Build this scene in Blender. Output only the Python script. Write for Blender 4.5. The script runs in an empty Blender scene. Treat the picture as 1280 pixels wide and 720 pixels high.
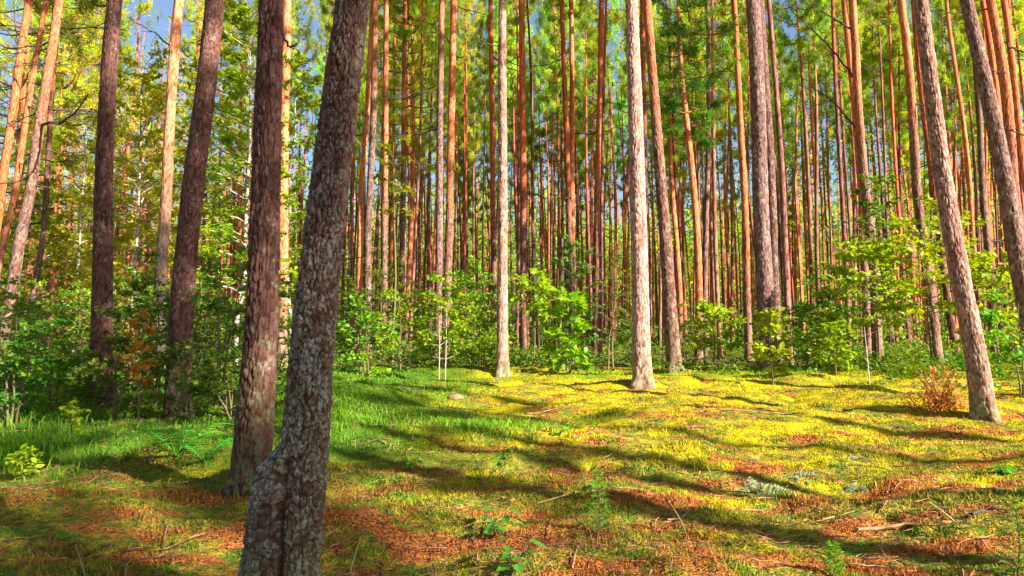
import bpy, math, random
import numpy as np
from mathutils import Vector

RS = np.random.RandomState
sc = bpy.context.scene
COL = sc.collection

# ------------------------------------------------------------------ camera model
FPX, PITCH, EYE = 940.0, math.radians(6.0), 1.35
CAMP = np.array([0.0, 0.0, EYE])
FWD = np.array([0.0, math.cos(PITCH), math.sin(PITCH)])
UPV = np.array([0.0, -math.sin(PITCH), math.cos(PITCH)])


def ray(px, py):
    u, v = (px - 640) / FPX, (360 - py) / FPX
    return np.array([u, 0, 0]) + UPV * v + FWD


# ------------------------------------------------------------------ noise
def _hash(ix, iy, iz, seed):
    h = (ix.astype(np.int64) * 374761393 + iy.astype(np.int64) * 668265263 + iz.astype(np.int64) * 2147483647 + seed * 974634777) & 0xFFFFFFFF
    h = ((h ^ (h >> 13)) * 1274126177) & 0xFFFFFFFF
    h = ((h ^ (h >> 16)) * 2246822519) & 0xFFFFFFFF
    return ((h ^ (h >> 15)) & 0xFFFFFF) / float(0xFFFFFF)


def vnoise(x, y, z=0.0, seed=0):
    x, y, z = np.broadcast_arrays(np.asarray(x, float), np.asarray(y, float), np.asarray(z, float))
    ix, iy, iz = np.floor(x), np.floor(y), np.floor(z)
    fx, fy, fz = x - ix, y - iy, z - iz
    fx, fy, fz = [f * f * (3 - 2 * f) for f in (fx, fy, fz)]
    r = 0
    for a in (0, 1):
        for b in (0, 1):
            for c in (0, 1):
                w = (fx if a else 1 - fx) * (fy if b else 1 - fy) * (fz if c else 1 - fz)
                r = r + w * _hash(ix + a, iy + b, iz + c, seed)
    return r * 2 - 1


def fbm(x, y, z=0.0, seed=0, oct=3):
    r, a = 0, 1.0
    for k in range(oct):
        r = r + a * vnoise(np.asarray(x) * 2 ** k, np.asarray(y) * 2 ** k, np.asarray(z) * 2 ** k, seed + k)
        a *= 0.5
    return r


def sstep(a, b, x):
    t = np.clip((x - a) / (b - a), 0, 1)
    return t * t * (3 - 2 * t)


# ------------------------------------------------------------------ ground height
_py = np.array([-400, 0, 3, 6, 9, 12, 16, 25, 40, 60, 100, 160, 500.])
_pz = np.array([-1.35, -1.3, -1.03, -.78, -.56, -.36, -.13, .24, .72, 1.25, 2.2, 3.2, 6.]) + EYE
_ty = np.arange(-12, 220, .25)
_tz = np.interp(_ty, _py, _pz)
_k = np.exp(-np.linspace(-2, 2, 17) ** 2)
_k /= _k.sum()
_tz = np.convolve(np.pad(_tz, 8, mode='edge'), _k, mode='valid')


def gbase(x, y):
    return np.interp(y, _ty, _tz)


BUMPS = []


def gh(x, y):
    x = np.asarray(x, float); y = np.asarray(y, float)
    z = gbase(x, y)
    d = np.hypot(x, y)
    amp = 1.0 - 0.6 * sstep(14, 40, d)
    z = z + amp * (.095 * fbm(x * .42, y * .5, 0, 3, 2) + .055 * fbm(x * 1.25, y * 1.7, 0, 9, 3))
    z = z + .20 * np.exp(-(((x + 1.75) / .75) ** 2 + ((y - 9.4) / .6) ** 2)) + .12 * np.exp(-(((x + .9) / .5) ** 2 + ((y - 8.3) / .4) ** 2))
    z = z + amp * .045 * vnoise(x * .8 + .3 * y, y * 2.4, 0, 47)
    h = vnoise(x * 2.6, y * 4.2, 0, 21)
    z = z + amp * .04 * np.abs(h)
    for (bx, by, bw, bh) in BUMPS:
        z = z + bh * np.exp(-((x - bx) ** 2 + (y - by) ** 2) / bw ** 2)
    nr = 1 - sstep(6, 12, d)
    z = z + nr * .022 * np.abs(fbm(x * 5.5, y * 6.5, 0, 27, 2))
    return z


def ground_at(px, py):
    d = ray(px, py)
    t = 1.0
    while t < 200:
        p = CAMP + d * t
        if p[2] < gh(p[0], p[1]):
            for _ in range(12):
                t -= .02 * max(1, t / 10) / 4
                p = CAMP + d * t
                if p[2] > gh(p[0], p[1]):
                    break
            return float(p[0]), float(p[1])
        t += .02 * max(1, t / 10)
    return float(p[0]), float(p[1])


def px_at(px, Y, py=440):
    d = ray(px, py)
    return float(d[0] * Y / d[1])


BUMPS.extend([(*ground_at(*p), w_, .09) for p, w_ in (((803, 481), .42), ((1231, 523), .36), ((843, 463), .4), ((961, 462), .45), ((628, 467), .36), ((313, 610), .32))])


# ------------------------------------------------------------------ mesh helpers
class MB:
    def __init__(self):
        self.V, self.F, self.M, self.n = [], [], [], 0
        self.A = {}

    def add(self, V, F, m=0):
        V = np.asarray(V, float).reshape(-1, 3)
        F = np.asarray(F, int)
        self.V.append(V)
        self.F.append((F + self.n, m))
        self.n += len(V)

    def tube(self, P, R, sides=6, m=0, cap=True):
        P = np.asarray(P, float); R = np.asarray(R, float)
        T = np.gradient(P, axis=0)
        T /= np.linalg.norm(T, axis=1)[:, None] + 1e-9
        ref = np.array([0, 0, 1.0]) if abs(T[0][2]) < .8 else np.array([1.0, 0, 0])
        S = np.cross(T, ref); S /= np.linalg.norm(S, axis=1)[:, None] + 1e-9
        B = np.cross(T, S)
        a = np.arange(sides) / sides * 2 * np.pi
        V = P[:, None, :] + R[:, None, None] * (np.cos(a)[None, :, None] * S[:, None, :] + np.sin(a)[None, :, None] * B[:, None, :])
        n = len(P)
        i, j = np.meshgrid(np.arange(n - 1), np.arange(sides), indexing='ij')
        j2 = (j + 1) % sides
        F = np.stack([i * sides + j, i * sides + j2, (i + 1) * sides + j2, (i + 1) * sides + j], -1).reshape(-1, 4)
        self.add(V.reshape(-1, 3), F, m)

    def blades(self, B, D, L, W, rng, m=0, bend=0.0):
        n = len(B)
        D = D / (np.linalg.norm(D, axis=1)[:, None] + 1e-9)
        S = np.cross(D, rng.normal(size=(n, 3)))
        S /= np.linalg.norm(S, axis=1)[:, None] + 1e-9
        L = np.broadcast_to(L, n)[:, None]; W = np.broadcast_to(W, n)[:, None]
        V = np.stack([B - S * W * .5, B + S * W * .5, B + D * L], 1)
        self.add(V.reshape(-1, 3), np.arange(n * 3).reshape(-1, 3), m)

    def grass(self, B, D, L, W, lean, rng, m=0):
        """bent two-segment blades"""
        n = len(B)
        L = np.broadcast_to(L, n)[:, None]; W = np.broadcast_to(W, n)[:, None]
        S = np.cross(D, rng.normal(size=(n, 3)) * .4 + lean[:, ::-1] * np.array([1, -1, 0]))
        S /= np.linalg.norm(S, axis=1)[:, None] + 1e-9
        M_ = B + D * L * .55 + lean * L * .12
        T_ = B + D * L * .9 + lean * L * .5
        V = np.stack([B - S * W * .5, B + S * W * .5, M_ + S * W * .38, M_ - S * W * .38, T_], 1)
        o = np.arange(n)[:, None] * 5
        self.add(V.reshape(-1, 3), o + np.array([[0, 1, 2, 3]]), m)
        self.F.append((o + np.array([[3, 2, 4]]) + self.n - n * 5, m))

    def leaves(self, P, D, N, L, W, m=0, droop=.15):
        n = len(P)
        D = D / (np.linalg.norm(D, axis=1)[:, None] + 1e-9)
        S = np.cross(D, N); S /= np.linalg.norm(S, axis=1)[:, None] + 1e-9
        U = np.cross(S, D)
        L = np.broadcast_to(L, n)[:, None]; W = np.broadcast_to(W, n)[:, None]
        mid = P + D * L * .5 + U * L * .06
        V = np.stack([P, P + D * L * .3 + S * W * .42, P + D * L * .65 + S * W * .45 - U * L * droop * .3, P + D * L - U * L * droop,
                      P + D * L * .65 - S * W * .45 - U * L * droop * .3, P + D * L * .3 - S * W * .42], 1)
        V[:, 1] += U * L * .05; V[:, 5] += U * L * .05
        o = np.arange(n)[:, None] * 6
        self.add(V.reshape(-1, 3), o + np.array([[0, 1, 2, 3]]), m)
        self.F.append((o + np.array([[0, 3, 4, 5]]) + self.n - n * 6, m))

    def mesh(self, name, mats, smooth=False):
        V = np.concatenate(self.V) if self.V else np.zeros((0, 3))
        loops, starts, midx, ls = [], [], [], 0
        for F, m in self.F:
            if len(F) == 0:
                continue
            k = F.shape[1]
            loops.append(F.reshape(-1))
            starts.append(ls + np.arange(len(F)) * k)
            midx.append(np.full(len(F), m))
            ls += F.size
        me = bpy.data.meshes.new(name)
        me.vertices.add(len(V)); me.vertices.foreach_set('co', V.astype(np.float32).ravel())
        L = np.concatenate(loops); St = np.concatenate(starts); Mi = np.concatenate(midx)
        me.loops.add(len(L)); me.loops.foreach_set('vertex_index', L.astype(np.int32))
        me.polygons.add(len(St)); me.polygons.foreach_set('loop_start', St.astype(np.int32))
        if len(mats) > 1:
            me.polygons.foreach_set('material_index', Mi.astype(np.int32))
        for k, a in self.A.items():
            at = me.attributes.new(k, 'FLOAT', 'POINT'); at.data.foreach_set('value', np.asarray(a, np.float32))
        for m in mats:
            me.materials.append(m)
        me.update(calc_edges=True)
        me.polygons.foreach_set('use_smooth', np.full(len(St), smooth))
        me.validate()
        return me


def obj(name, me, parent=None):
    o = bpy.data.objects.new(name, me)
    COL.objects.link(o)
    if parent: o.parent = parent
    return o


def tag(o, label=None, cat=None, group=None, kind=None):
    if label: o['label'] = label
    if cat: o['category'] = cat
    if group: o['group'] = group
    if kind: o['kind'] = kind
    return o


def thing(name, label, cat, loc, rz=0, group=None, tilt=(0, 0)):
    o = bpy.data.objects.new(name, None); COL.objects.link(o)
    o.empty_display_size = .2
    o.location = loc; o.rotation_euler = (tilt[0], tilt[1], rz)
    return tag(o, label, cat, group)


# ------------------------------------------------------------------ materials
class NT:
    def __init__(self, name):
        self.m = bpy.data.materials.new(name); self.m.use_nodes = True
        self.t = self.m.node_tree; self.t.nodes.clear()
        self.out = self.t.nodes.new('ShaderNodeOutputMaterial')

    def n(self, typ, **kw):
        nd = self.t.nodes.new(typ)
        for k, v in kw.items():
            if k.startswith('i_'):
                key = k[2:]
                key = int(key) if key.isdigit() else key
                self.set(nd.inputs[key], v)
            else:
                setattr(nd, k, v)
        return nd

    def set(self, sock, v):
        if isinstance(v, bpy.types.NodeSocket): self.t.links.new(v, sock)
        else:
            if isinstance(v, tuple) and len(v) == 3 and sock.type == 'RGBA': v = v + (1,)
            sock.default_value = v

    def mix(self, f, a, b, mode='MIX'):
        nd = self.n('ShaderNodeMix', data_type='RGBA', blend_type=mode)
        self.set(nd.inputs[0], f); self.set(nd.inputs[6], a); self.set(nd.inputs[7], b)
        return nd.outputs[2]

    def math(self, op, a, b=0.0, c=0.0, clamp=False):
        nd = self.n('ShaderNodeMath', operation=op, use_clamp=clamp)
        self.set(nd.inputs[0], a); self.set(nd.inputs[1], b); self.set(nd.inputs[2], c)
        return nd.outputs[0]

    def rng(self, v, a, b, c=0.0, d=1.0, smooth=True):
        nd = self.n('ShaderNodeMapRange', interpolation_type='SMOOTHSTEP' if smooth else 'LINEAR')
        for k, x in enumerate((v, a, b, c, d)): self.set(nd.inputs[k], x)
        return nd.outputs[0]

    def noise(self, vec, scale, detail=3, rough=.55, out=0):
        nd = self.n('ShaderNodeTexNoise'); self.set(nd.inputs['Vector'], vec)
        nd.inputs['Scale'].default_value = scale; nd.inputs['Detail'].default_value = detail; nd.inputs['Roughness'].default_value = rough
        return nd.outputs[out]

    def scalevec(self, vec, s):
        nd = self.n('ShaderNodeMapping'); self.set(nd.inputs[0], vec); nd.inputs['Scale'].default_value = s
        return nd.outputs[0]

    def hsv(self, col, h=.5, s=1.0, v=1.0):
        nd = self.n('ShaderNodeHueSaturation'); self.set(nd.inputs['Hue'], h); self.set(nd.inputs['Saturation'], s)
        self.set(nd.inputs['Value'], v); self.set(nd.inputs['Color'], col)
        return nd.outputs[0]

    def principled(self, col, rough=.9, spec=.2, normal=None):
        nd = self.n('ShaderNodeBsdfPrincipled')
        self.set(nd.inputs['Base Color'], col); self.set(nd.inputs['Roughness'], rough); self.set(nd.inputs['Specular IOR Level'], spec)
        if normal is not None: self.set(nd.inputs['Normal'], normal)
        return nd.outputs[0]

    def bump(self, h, strength=.4, dist=.01):
        nd = self.n('ShaderNodeBump'); self.set(nd.inputs['Height'], h)
        nd.inputs['Strength'].default_value = strength; nd.inputs['Distance'].default_value = dist
        return nd.outputs[0]

    def done(self, s):
        self.t.links.new(s, self.out.inputs[0]); return self.m


def leaf_mat(name, c1, c2, c3, transl=.4, objvar=.35, rough=.5):
    t = NT(name)
    isl = t.n('ShaderNodeNewGeometry').outputs['Random Per Island']
    oi = t.n('ShaderNodeObjectInfo')
    tc = t.n('ShaderNodeTexCoord').outputs['Object']
    nz = t.noise(tc, 1.1, 2)
    c = t.mix(isl, c1, c2)
    c = t.mix(t.rng(nz, .42, .66), c, c3)
    c = t.hsv(c, t.math('ADD', t.math('MULTIPLY', oi.outputs['Random'], .05), .475), 1.0,
              t.math('ADD', t.math('MULTIPLY', oi.outputs['Random'], objvar), 1 - objvar / 2))
    c = t.mix(1.0, c, oi.outputs['Color'], 'MULTIPLY')
    p = t.principled(c, rough, .25)
    tr = t.n('ShaderNodeBsdfTranslucent'); t.set(tr.inputs[0], t.hsv(c, .49, 1.15, 1.35))
    mx = t.n('ShaderNodeMixShader'); mx.inputs[0].default_value = transl
    t.t.links.new(p, mx.inputs[1]); t.t.links.new(tr.outputs[0], mx.inputs[2])
    return t.done(mx.outputs[0])


def bark_mat(name, lichen=.25, fine=False, lo=(.13, .08, .068), hi=(.34, .24, .20)):
    t = NT(name)
    tc = t.n('ShaderNodeTexCoord').outputs['Object']
    oi = t.n('ShaderNodeObjectInfo')
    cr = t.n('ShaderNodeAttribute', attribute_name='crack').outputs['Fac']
    pl = t.n('ShaderNodeAttribute', attribute_name='plate').outputs['Fac']
    sep = t.n('ShaderNodeSeparateXYZ'); t.set(sep.inputs[0], tc)
    st = t.scalevec(tc, (1, 1, .35))
    n1 = t.noise(st, 26, 4, .65)
    n2 = t.noise(tc, 1.7, 3)
    low = t.mix(pl, lo, hi)
    low = t.mix(t.rng(n1, .35, .7), t.hsv(low, .5, 1.15, .72), low)
    up = t.mix(pl, (.33, .115, .055), (.50, .23, .115))
    up = t.mix(t.rng(n1, .4, .65), up, (.58, .32, .18))
    h = t.math('MULTIPLY', oi.outputs['Alpha'], 20.0)
    zz = t.math('ADD', sep.outputs[2], t.math('MULTIPLY', n2, 3.0))
    f = t.rng(t.math('SUBTRACT', zz, h), -1.0, 3.0)
    c = t.mix(f, low, up)
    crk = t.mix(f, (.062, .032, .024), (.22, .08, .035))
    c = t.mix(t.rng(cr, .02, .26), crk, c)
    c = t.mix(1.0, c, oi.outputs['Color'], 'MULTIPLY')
    # lichen crusts on the outer face of the plates
    n3 = t.noise(tc, 30 if fine else 13, 6, .75)
    n4 = t.noise(tc, 75 if fine else 38, 3, .6)
    if fine: n3 = t.math('ADD', t.math('MULTIPLY', n3, .72), t.math('MULTIPLY', t.noise(tc, 3.2, 3, .6), .30))
    lf = t.math('MULTIPLY', t.rng(t.math('ADD', n3, t.math('MULTIPLY', pl, .12)), .60 - lichen * .3, .70 - lichen * .25), t.rng(n4, .44, .56))
    lf = t.math('MULTIPLY', lf, t.rng(f, 0, .6, 1.0, 0.0))
    lf = t.math('MULTIPLY', lf, min(1, .35 + lichen))
    if fine: lf = t.math('MULTIPLY', lf, t.rng(sep.outputs[2], .3, 2.2, 1.2, .5), clamp=True)
    c = t.mix(lf, c, t.mix(n4, (.20, .22, .18), (.42, .43, .38)))
    # greenish algae film near the foot
    mg = t.math('MULTIPLY', t.math('ADD', t.rng(sep.outputs[2], .1, 1.6, .4, 0.0), t.rng(sep.outputs[2], .02, .4, .55, 0.0)), t.rng(n3, .42, .60), clamp=True)
    c = t.mix(mg, c, (.12, .14, .05))
    nb = t.noise(st, 60, 4, .7)
    b = t.bump(t.math('ADD', nb, t.math('MULTIPLY', n1, .8)), .7, .006)
    return t.done(t.principled(c, .92, .12, b))


def plain_mat(name, c1, c2, scale=20, rough=.85, stretch=(1, 1, 1), bump=.3):
    t = NT(name)
    tc = t.n('ShaderNodeTexCoord').outputs['Object']
    v = t.scalevec(tc, stretch)
    n1 = t.noise(v, scale, 4, .6)
    isl = t.n('ShaderNodeNewGeometry').outputs['Random Per Island']
    c = t.mix(t.rng(n1, .35, .65), c1, c2)
    c = t.hsv(c, .5, 1.0, t.math('ADD', t.math('MULTIPLY', isl, .5), .75))
    return t.done(t.principled(c, rough, .15, t.bump(n1, bump, .004)))


def ground_mat(name, blades=False):
    t = NT(name)
    geo = t.n('ShaderNodeNewGeometry')
    pos = geo.outputs['Position']
    sep = t.n('ShaderNodeSeparateXYZ'); t.set(sep.inputs[0], pos)
    X, Y = sep.outputs[0], sep.outputs[1]
    flat = t.scalevec(pos, (1, 1.25, 0))
    a = t.noise(flat, .55, 4, .6)
    b = t.noise(flat, 1.25, 4, .62)
    cc = t.noise(flat, 3.1, 4, .65)
    d = t.noise(flat, 14, 3, .6)
    e = t.noise(flat, 60, 2, .6)
    moss = t.mix(t.rng(cc, .38, .62), (.57, .44, .008), (.41, .39, .010))      # bright feather moss
    moss = t.mix(t.rng(d, .35, .7), t.hsv(moss, .5, 1, .72), moss)
    olive = t.mix(t.rng(d, .36, .62), (.09, .10, .014), (.33, .26, .025))
    olive = t.mix(t.rng(t.noise(flat, 5.5, 4, .65), .5, .62), olive, (.10, .19, .016))
    litter = t.mix(t.rng(e, .3, .7), (.16, .052, .016), (.52, .18, .04))        # fallen needles
    green = t.mix(cc, (.035, .10, .008), (.11, .20, .012))
    # mosses fade to olive towards the camera and to green on the left
    near = t.rng(Y, 3.0, 8.2, 1.0, 0.0)
    f1 = t.rng(t.math('ADD', b, t.math('MULTIPLY', near, .17)), .44, .61)
    c = t.mix(f1, moss, olive)
    f2 = t.rng(t.math('ADD', t.noise(t.scalevec(pos, (.8, 1.5, 0)), 1.6, 6, .7), t.math('MULTIPLY', near, .065)), .535, .61)
    litter = t.mix(t.rng(t.noise(flat, 22, 3, .65), .54, .66), litter, (.06, .03, .018))
    f2 = t.math('MULTIPLY', f2, t.rng(Y, 12, 18, 1, .25))
    c = t.mix(f2, c, litter)
    gx = t.math('ADD', t.math('MULTIPLY', t.math('SUBTRACT', a, .5), 3.5), X)
    gx = t.math('ADD', gx, t.math('MULTIPLY', Y, .04))
    fl = t.math('MULTIPLY', t.rng(gx, .9, -1.4), t.rng(t.math('ADD', Y, t.math('MULTIPLY', cc, 2.0)), 5.0, 7.6))
    c = t.mix(fl, c, green)
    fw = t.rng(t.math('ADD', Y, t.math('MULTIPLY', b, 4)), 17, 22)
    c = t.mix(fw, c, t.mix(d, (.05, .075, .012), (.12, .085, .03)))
    if blades:
        isl = geo.outputs['Random Per Island']
        c = t.hsv(c, t.math('ADD', t.math('MULTIPLY', isl, .03), .485), 1.0, t.math('ADD', t.math('MULTIPLY', isl, .75), .68))
        p = t.principled(c, .7, .15)
        tr = t.n('ShaderNodeBsdfTranslucent'); t.set(tr.inputs[0], c)
        mx = t.n('ShaderNodeMixShader'); mx.inputs[0].default_value = .3
        t.t.links.new(p, mx.inputs[1]); t.t.links.new(tr.outputs[0], mx.inputs[2])
        return t.done(mx.outputs[0])
    c = t.hsv(c, .5, 1.0, t.rng(e, .25, .75, .6, 1.15))
    hb = t.math('ADD', t.math('MULTIPLY', d, 1.2), e)
    return t.done(t.principled(c, .95, .05, t.bump(hb, .9, .03)))


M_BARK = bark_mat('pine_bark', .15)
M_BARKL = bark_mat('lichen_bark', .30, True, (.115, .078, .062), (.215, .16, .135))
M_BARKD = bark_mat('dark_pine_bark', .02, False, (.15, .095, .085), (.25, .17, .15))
M_NEEDLE = leaf_mat('pine_needles', (.20, .27, .022), (.40, .40, .035), (.13, .26, .035), .55, .5, .6)
M_LIMB = plain_mat('limb_bark', (.16, .075, .04), (.30, .14, .07), 18)
M_FARTRUNK = plain_mat('far_pine_bark', (.26, .075, .04), (.52, .18, .085), 3)
M_DEAD = plain_mat('dead_wood', (.03, .022, .02), (.085, .062, .05), 25, .9, (1, 1, .3))
M_PALE = plain_mat('pale_dead_wood', (.34, .27, .2), (.52, .45, .36), 25, .9)
M_OAK = leaf_mat('oak_leaves', (.17, .31, .010), (.32, .39, .014), (.22, .35, .010), .45, .35, .45)
M_DARKLEAF = leaf_mat('shade_toned_leaves', (.055, .14, .012), (.11, .20, .014), (.16, .24, .014), .4, .5, .5)  # darker leaf green with the shade put into the colour
M_BIRCHLEAF = leaf_mat('birch_leaves', (.17, .26, .012), (.32, .35, .018), (.13, .24, .012), .55, .35, .45)
M_RUST = leaf_mat('rusty_leaves', (.42, .15, .02), (.52, .24, .04), (.25, .14, .02), .35, .1, .7)
M_STRAW = leaf_mat('dry_fern', (.52, .25, .06), (.62, .38, .12), (.40, .18, .045), .3, .1, .8)
M_GRASS = leaf_mat('grass_blades', (.08, .21, .008), (.22, .34, .012), (.13, .26, .010), .4, .1, .5)
M_STRAWG = leaf_mat('straw_blades', (.40, .34, .14), (.5, .44, .2), (.36, .28, .1), .3, .1, .7)
M_STEM = plain_mat('green_stem', (.10, .075, .04), (.17, .13, .06), 30)
M_BIRCHBARK = plain_mat('birch_bark', (.14, .10, .07), (.50, .44, .36), 7, .8, (1, 1, 2.2))
M_LICHEN = leaf_mat('reindeer_lichen', (.26, .30, .15), (.38, .40, .24), (.20, .25, .13), .2, .15, .9)
M_GROUND = ground_mat('moss_ground')
M_MOSS = ground_mat('moss_sprigs', True)
M_STONE = plain_mat('mossy_stone', (.10, .09, .03), (.22, .14, .08), 16)
M_TWIG = plain_mat('twig_litter', (.12, .06, .035), (.42, .20, .09), 15)

# ------------------------------------------------------------------ bark relief
def voro(u, v, nu, seed):
    """u wraps with period nu. returns F2-F1, cell random"""
    cu, cv = np.floor(u), np.floor(v)
    f1 = np.full(u.shape, 9.0); f2 = f1.copy(); idr = np.zeros(u.shape)
    for a in (-1, 0, 1):
        for b in (-1, 0, 1):
            iu, iv = cu + a, cv + b
            w = np.mod(iu, nu)
            ox = _hash(w, iv, w * 0, seed); oy = _hash(w, iv, w * 0 + 1, seed)
            d = np.hypot(iu + ox - u, iv + oy - v)
            r = _hash(w, iv, w * 0 + 2, seed)
            near = d < f1
            f2 = np.where(near, f1, np.minimum(f2, d))
            idr = np.where(near, r, idr)
            f1 = np.where(near, d, f1)
    return f2 - f1, idr


def trunk_mesh(name, P, R, mat, sides, seed, cell=(.05, .12), amp=.012, flare=.3, lobes=None, bulge=None):
    """P centre line (n,3) local, z rising; R radii."""
    n = len(P)
    th = np.arange(sides) / sides * 2 * np.pi
    TH, Z = np.meshgrid(th, P[:, 2])
    RR = np.repeat(R[:, None], sides, 1)
    rm = float(np.median(R[: max(3, n // 2)]))
    nu = max(5, round(2 * np.pi * rm / cell[0]))
    wn = fbm(np.cos(TH) * 3, np.sin(TH) * 3, Z * 5 / (cell[1] / .12), seed, 2)
    u = TH / (2 * np.pi) * nu + wn * .65
    v = Z / cell[1] + fbm(np.cos(TH) * 4, np.sin(TH) * 4, Z * 7, seed + 7, 2) * .55
    cr, pl = voro(u, v, nu, seed)
    c2, p2 = voro(u * 2.0 + .3, v * 1.7, nu * 2, seed + 5)
    fade = 1 - .75 * sstep(6, 11, Z)
    disp = amp * fade * (sstep(0, .3, cr) + (pl - .5) * .5 + .35 * sstep(0, .3, c2) + .35 * fbm(np.cos(TH) * 9, np.sin(TH) * 9, Z * 9, seed + 3, 2))
    RR = RR * (1 + .05 * fbm(np.cos(TH) * 1.2, np.sin(TH) * 1.2, Z * .9, seed + 11, 2))
    fl = flare * (.75 * np.exp(-np.maximum(Z, 0) / .10) + .45 * np.exp(-np.maximum(Z, 0) / .45))
    ph = seed * 1.7
    RR = RR * (1 + fl * (1 + .5 * np.cos(TH * 4 + ph) + .3 * np.cos(TH * 3 + 2 * ph)))
    if bulge is not None:
        RR = RR + bulge(TH, Z)
    RR = RR + disp - amp * fade * 1.15
    V = np.stack([P[:, 0][:, None] + np.cos(TH) * RR, P[:, 1][:, None] + np.sin(TH) * RR, Z], -1)
    mb = MB()
    i, j = np.meshgrid(np.arange(n - 1), np.arange(sides), indexing='ij')
    j2 = (j + 1) % sides
    F = np.stack([i * sides + j, i * sides + j2, (i + 1) * sides + j2, (i + 1) * sides + j], -1).reshape(-1, 4)
    mb.add(V.reshape(-1, 3), F)
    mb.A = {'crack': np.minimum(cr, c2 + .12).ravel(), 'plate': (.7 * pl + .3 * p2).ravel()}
    return mb.mesh(name, [mat], True)


# ------------------------------------------------------------------ foliage generators
def unit(v):
    return v / (np.linalg.norm(v, axis=-1, keepdims=True) + 1e-9)


def needle_tufts(mb, C, A, rng, k=9, L=.2, W=.034, m=1):
    C = np.repeat(np.asarray(C), k, 0); A = np.repeat(np.asarray(A), k, 0)
    D = unit(A * .55 + unit(rng.normal(size=C.shape)) * .9 + np.array([0, 0, .18]))
    C = C + rng.normal(size=C.shape) * .05
    mb.blades(C, D, rng.uniform(.7, 1.25, len(C)) * L, rng.uniform(.7, 1.3, len(C)) * W, rng, m)


def crown_mesh(name, seed, H, R, nb=30, tw=7, k=9, low=.2, L=.2, W=.036):
    rng = RS(seed)
    mb = MB(); C, A = [], []
    for b in range(nb):
        t = (b + rng.rand()) / nb
        z = t ** .85 * H
        az = b * 2.4 + rng.uniform(-.5, .5)
        prof = low + (1 - low) * math.sin(math.pi * min(1, .12 + .8 * (1 - t) ** .8))
        Lb = R * prof * rng.uniform(.6, 1.2) + .15
        el = math.radians(-8 + 55 * t + rng.uniform(-12, 14))
        d0 = np.array([math.cos(az) * math.cos(el), math.sin(az) * math.cos(el), math.sin(el)])
        s = np.linspace(0, 1, 7)
        side = np.array([-math.sin(az), math.cos(az), 0]) * rng.uniform(-.25, .25)
        P = d0 * (s * Lb)[:, None] + side * (s ** 2 * Lb)[:, None] + np.array([0, 0, 1.0]) * ((-.15 * np.sin(s * 3) + .22 * s ** 3) * Lb)[:, None]
        P = P + np.array([0, 0, z])
        mb.tube(P, np.linspace(.012 + .016 * Lb, .005, 7), 4, 0)
        bare = t < .12 and rng.rand() < .6
        for q in range(tw if not bare else 1):
            sq = rng.uniform(.32, 1.0)
            p = np.array([np.interp(sq, s, P[:, i]) for i in range(3)])
            sd = unit(np.cross(d0, [0, 0, 1.0])) * rng.choice([-1, 1])
            td = unit(d0 * rng.uniform(.5, 1.0) + sd * rng.uniform(.2, 1.0) + np.array([0, 0, rng.uniform(-.1, .45)]))
            tl = Lb * rng.uniform(.18, .42) * (1.25 - .6 * sq) + .12
            mb.tube(np.stack([p, p + td * tl * .5, p + td * tl]), np.array([.008, .006, .003]), 3, 0)
            for r in np.linspace(.35, 1.05, 5):
                C.append(p + td * tl * r + rng.normal(size=3) * .06); A.append(td)
    needle_tufts(mb, C, A, rng, k, L, W)
    return mb.mesh(name, [M_LIMB, M_NEEDLE])


def dead_branch_mesh(name, seed, L=1.2, r=.016):
    rng = RS(seed); mb = MB()
    s = np.linspace(0, 1, 7)
    P = np.stack([s * L, rng.uniform(-.2, .2) * L * s ** 2 + rng.normal(size=7) * .015, (-.25 * s + .35 * s ** 2 * rng.uniform(0, 1.2)) * L + rng.normal(size=7) * .02], 1)
    mb.tube(P, np.linspace(r, r * .3, 7), 5)
    for q in range(rng.randint(2, 6)):
        sq = rng.uniform(.3, .9)
        p = np.array([np.interp(sq, s, P[:, i]) for i in range(3)])
        td = unit(np.array([rng.uniform(.3, 1), rng.uniform(-1, 1), rng.uniform(-.3, .6)]))
        l = L * rng.uniform(.12, .4)
        mb.tube(np.stack([p, p + td * l * .5 + rng.normal(size=3) * .02, p + td * l]), np.array([r * .5, r * .35, r * .15]), 4)
    return mb.mesh(name, [M_DEAD])


CROWNS = [crown_mesh('pine_crown', 100 + i, [6.5, 5.5, 7, 6, 7.5, 5, 6.5, 6][i], [1.4, 1.25, 1.5, 1.1, 1.35, 1.45, 1.2, 1.55][i], 30 + 4 * (i % 3), 8, 13, .2, .155, .028) for i in range(8)]
CH = [6.5, 5.5, 7, 6, 7.5, 5, 6.5, 6]
LOWCROWNS = [crown_mesh('pine_low_crown', 140 + i, 11.0 + i, 2.3, 54, 8, 12, .35, .165, .028) for i in range(2)]
DEADS = [dead_branch_mesh('pine_dead_branch', 160 + i, [.7, 1.0, 1.4, .5, 1.8, .9][i], [.012, .015, .02, .01, .02, .014][i]) for i in range(6)]


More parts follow.
